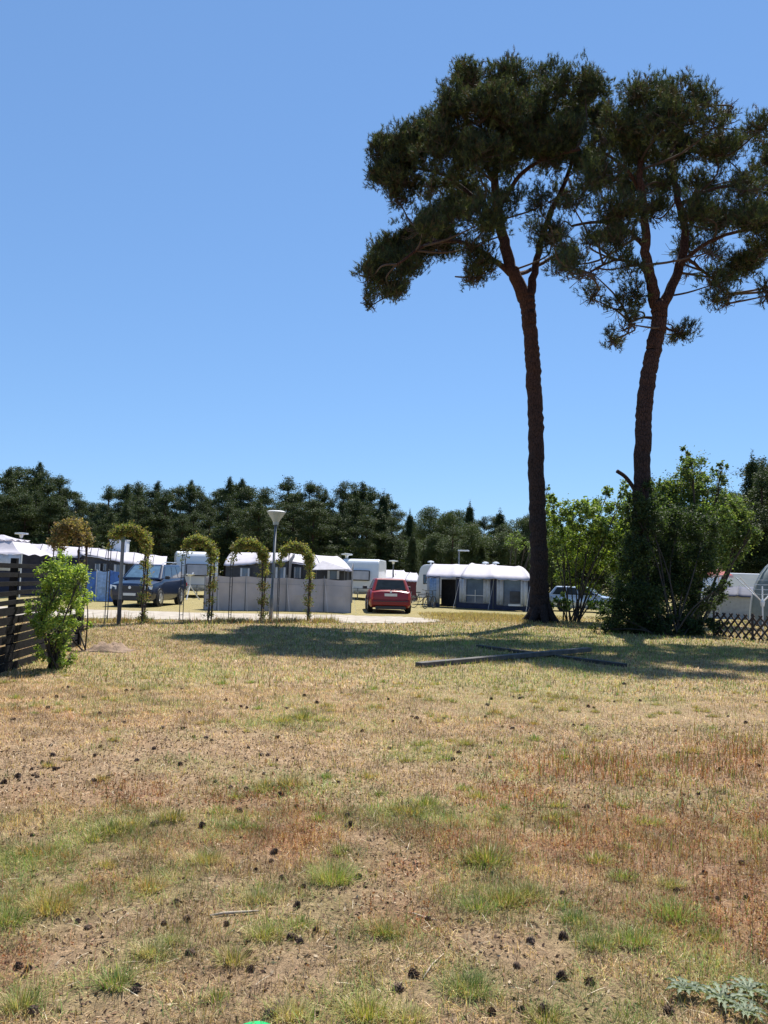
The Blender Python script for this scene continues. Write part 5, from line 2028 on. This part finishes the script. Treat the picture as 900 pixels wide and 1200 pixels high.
def cone_mesh(seed, open_=1.0):
    r = random.Random(seed)
    mb = MB()
    mb.lathe([(.003, -.022), (.010, -.014), (.011, 0), (.007, .014), (.002, .024)], 10)
    ns = 52
    for k in range(ns):
        t = k / ns
        z = -.022 + .044 * t
        a_ = k * 2.39996
        rr = (.022 * math.sin(math.pi * min(1, .18 + t * .8)) + .004) * open_
        d = Vector((math.cos(a_), math.sin(a_), .35 + .5 * t)).normalized()
        s_ = Vector((-math.sin(a_), math.cos(a_), 0))
        w_ = .0062
        c0 = Vector((0, 0, z))
        tip = c0 + d * rr * r.uniform(.9, 1.15)
        up_ = d.cross(s_) * .0022
        mb.add([c0 + s_ * w_ * .4, c0 - s_ * w_ * .4, tip - s_ * w_, tip + s_ * w_, tip + up_ + d * .002, c0 + up_ * 2], [[0, 1, 2, 3], [3, 2, 4], [0, 3, 4, 5], [2, 1, 5, 4], [1, 0, 5]])
    me = bpy.data.meshes.new('pine_cone')
    me.from_pydata([tuple(v) for v in mb.v], [], mb.f)
    me.materials.append(cone_m)
    return me


CM = [cone_mesh(1), cone_mesh(2, 1.15), cone_mesh(3, .85)]
Z5 = '55,218 40,303 102,270 125,252 130,285 80,298 135,282 262,213 270,218 258,172 350,150 383,188 295,100 330,100 147,92 160,92 454,208 484,210 496,217 583,234 362,236 423,274 549,280 505,315 540,327 618,295 648,264 613,251 628,252 650,210 662,181 685,233 793,316 853,127 738,158 672,142 578,141 528,122 565,137 530,198 445,152 217,183 232,154 196,116 252,87 378,60 236,232 222,253 252,302 360,415 475,418 660,346 695,372 7,316 880,38 822,418 645,108 88,302 115,272 45,310 132,115 815,395'
Z6 = '251,120 243,134 303,115 317,118 324,116 491,140 229,198 277,185 301,188 147,216 250,268 246,258 160,262 174,246 380,220 463,181 789,192 806,161 850,176 818,200 788,286 689,245 683,195 140,165 75,165 62,198 20,173 27,146 735,225 755,160 600,124 425,233 271,223 445,183 580,238 165,290'
Z7 = '840,138 710,160 695,205 660,140 600,122 582,318 585,355 530,250 410,198 435,240 85,408 78,457 65,355 182,243 700,290 655,440 738,460 355,18 815,20 630,465 635,100 205,258 45,350 320,400'
Z8 = '178,240 313,348 35,400 68,365 255,130 253,455 345,290 420,375 320,450 375,455 850,188 480,385 670,455 105,240'
cone_px = []
for s_, ox, oy in ((Z5, 0, 760), (Z6, 450, 760), (Z7, 0, 960), (Z8, 450, 960)):
    for tkn in s_.split():
        a_, b_ = map(float, tkn.split(','))
        cone_px.append((ox + a_ / 2, oy + b_ / 2))
rnd = random.Random(4)
for k in range(60):
    cone_px.append((rnd.uniform(0, 900), 800 + 320 * rnd.random() ** 1.6))
BIG = {(291.0, 1119.0): 'darkest open pine cone, lying just below the pale stick', (606.5, 1134.0): 'pine cone on bare soil to the right of the green tuft near the bottom edge',
       (420.0, 1029.0): 'pine cone standing upright on the bare patch in the middle of the lawn', (274.5, 900.0): 'large pine cone alone on sandy ground in the left half'}
for (a_, b_) in cone_px:
    p = G(a_, b_)
    ob = bpy.data.objects.new('pine_cone', rnd.choice(CM))
    col.objects.link(ob)
    s_ = rnd.uniform(.5, .95) * (1.1 if p.y > 5 else 1)
    ob.scale = (s_, s_, s_ * rnd.uniform(.9, 1.2))
    ob.location = p + Vector((0, 0, .007 * s_))
    ob.rotation_euler = (rnd.uniform(.8, 1.9), rnd.uniform(-.4, .4), rnd.uniform(0, 6.28))
    key = (a_, b_)
    if key in BIG:
        tag(ob, BIG[key], 'pine cone', 'pine cones lying on the lawn')
    else:
        half = 'near' if b_ > 960 else 'far'
        lb = 'small dark open pine cone lying in the nearest part of the lawn' if half == 'near' else 'small dark pine cone dotted on the dry lawn farther off'
        tag(ob, lb, 'pine cone', 'pine cones in the near lawn' if half == 'near' else 'pine cones farther off on the lawn')

# ---------------------------------------------------------------- sticks, rosette, disc, dug earth
stick_m = mat('pale_dead_wood', (.42, .34, .25), .8, var=.25, scale=20)


def stick(label, pts, r):
    P = [G(*q) + Vector((0, 0, r * 1.6)) for q in pts]
    ob = MB(P[0]).tube(P, [r * .8] + [r] * (len(P) - 2) + [r * .45], 8).build('stick', stick_m, None, smooth=True)
    ob.location = P[0]
    tag(ob, label, 'stick')


stick('pale straight stick lying left of centre in the foreground', [(246, 1076), (262, 1073), (280, 1072), (303, 1070)], .007)
stick('thin pale curved twig left of the green tuft near the bottom edge', [(496, 1148), (506, 1132), (520, 1119)], .0035)
stick('short pale twig lying by the reddish sorrel in the middle', [(480, 1070), (500, 1077), (512, 1080)], .0035)

ro = G(846, 1176)
root = empty('thistle_rosette', ro, 'grey-green thistle rosette with jagged leaves in the bottom right corner', 'weed')
thm = leaf_mat('thistle_leaf', .2, .6, .35, 1.1)
rng = np.random.default_rng(88)
for cx_, cy_, R0 in ((0, 0, .17), (-.12, .05, .12), (.13, .06, .13), (.05, -.1, .12), (.2, -.04, .11)):
    for k in range(11):
        a_ = k * 2 * math.pi / 11 + rng.uniform(-.25, .25)
        d = np.array([math.cos(a_), math.sin(a_), 0])
        s_ = np.array([-math.sin(a_), math.cos(a_), 0])
        Ln = R0 * .72 * rng.uniform(.7, 1.1)
        V, F = [], []
        m_ = 9
        for i in range(m_ + 1):
            t = i / m_
            w_ = .011 * math.sin(math.pi * (.12 + .85 * t)) * (1.35 if i % 2 else .45)
            c0 = np.array([cx_, cy_, .012]) + d * Ln * t + np.array([0, 0, .022 * math.sin(math.pi * t * .8)])
            V += [c0 - s_ * w_ + np.array([0, 0, .008]), c0, c0 + s_ * w_ + np.array([0, 0, .008])]
        for i in range(m_):
            for j in (0, 1):
                F.append([i * 3 + j, i * 3 + j + 1, i * 3 + j + 4, i * 3 + j + 3])
        link('leaf', np_mesh('leaf', np.array(V), F, None, np.tile(np.array([.20, .235, .15]) * rng.uniform(.8, 1.2), (len(V), 1))), thm, root)

gd = G(299, 1216)
ob = MB().lathe([(.065, .0), (.075, .008), (.072, .016), (.02, .02)], 32).build('plastic_disc', mat('bright_green_plastic', (.02, .50, .16), .3, var=.03, spec=.6), None, smooth=True)
ob.location = gd + Vector((0, 0, .0))
tag(ob, 'bright green plastic disc lying at the very bottom edge', 'disc')

rng = np.random.default_rng(9)
eh = G(128, 762)
mb = MB(eh)
g_ = []
for i in range(13):
    row = []
    for j in range(17):
        x_, y_ = (j - 8) * .055, (i - 6) * .06
        r_ = math.hypot(x_ / .40, y_ / .34)
        z = max(0, .11 * math.exp(-((r_ - .55) / .25) ** 2)) * random.uniform(.4, 1.3) - .03
        X_, Y_ = eh.x + x_, eh.y + y_
        row.append(Vector((X_, Y_, float(terrain(X_, Y_)) + z * (r_ < 1.05) - .04 * (r_ >= 1.05))))
    g_.append(row)
mb.sheet([r[:] for r in g_], -.05)
tag(mb.build('dug_earth', mat('bare_earth', (.22, .15, .10), .95, var=.4, scale=9, bump=.8), None, smooth=True), 'heap of bare brown earth round a small hole near the lime green shrub', 'earth', kind='stuff')
bpy.data.objects['dug_earth'].location = eh
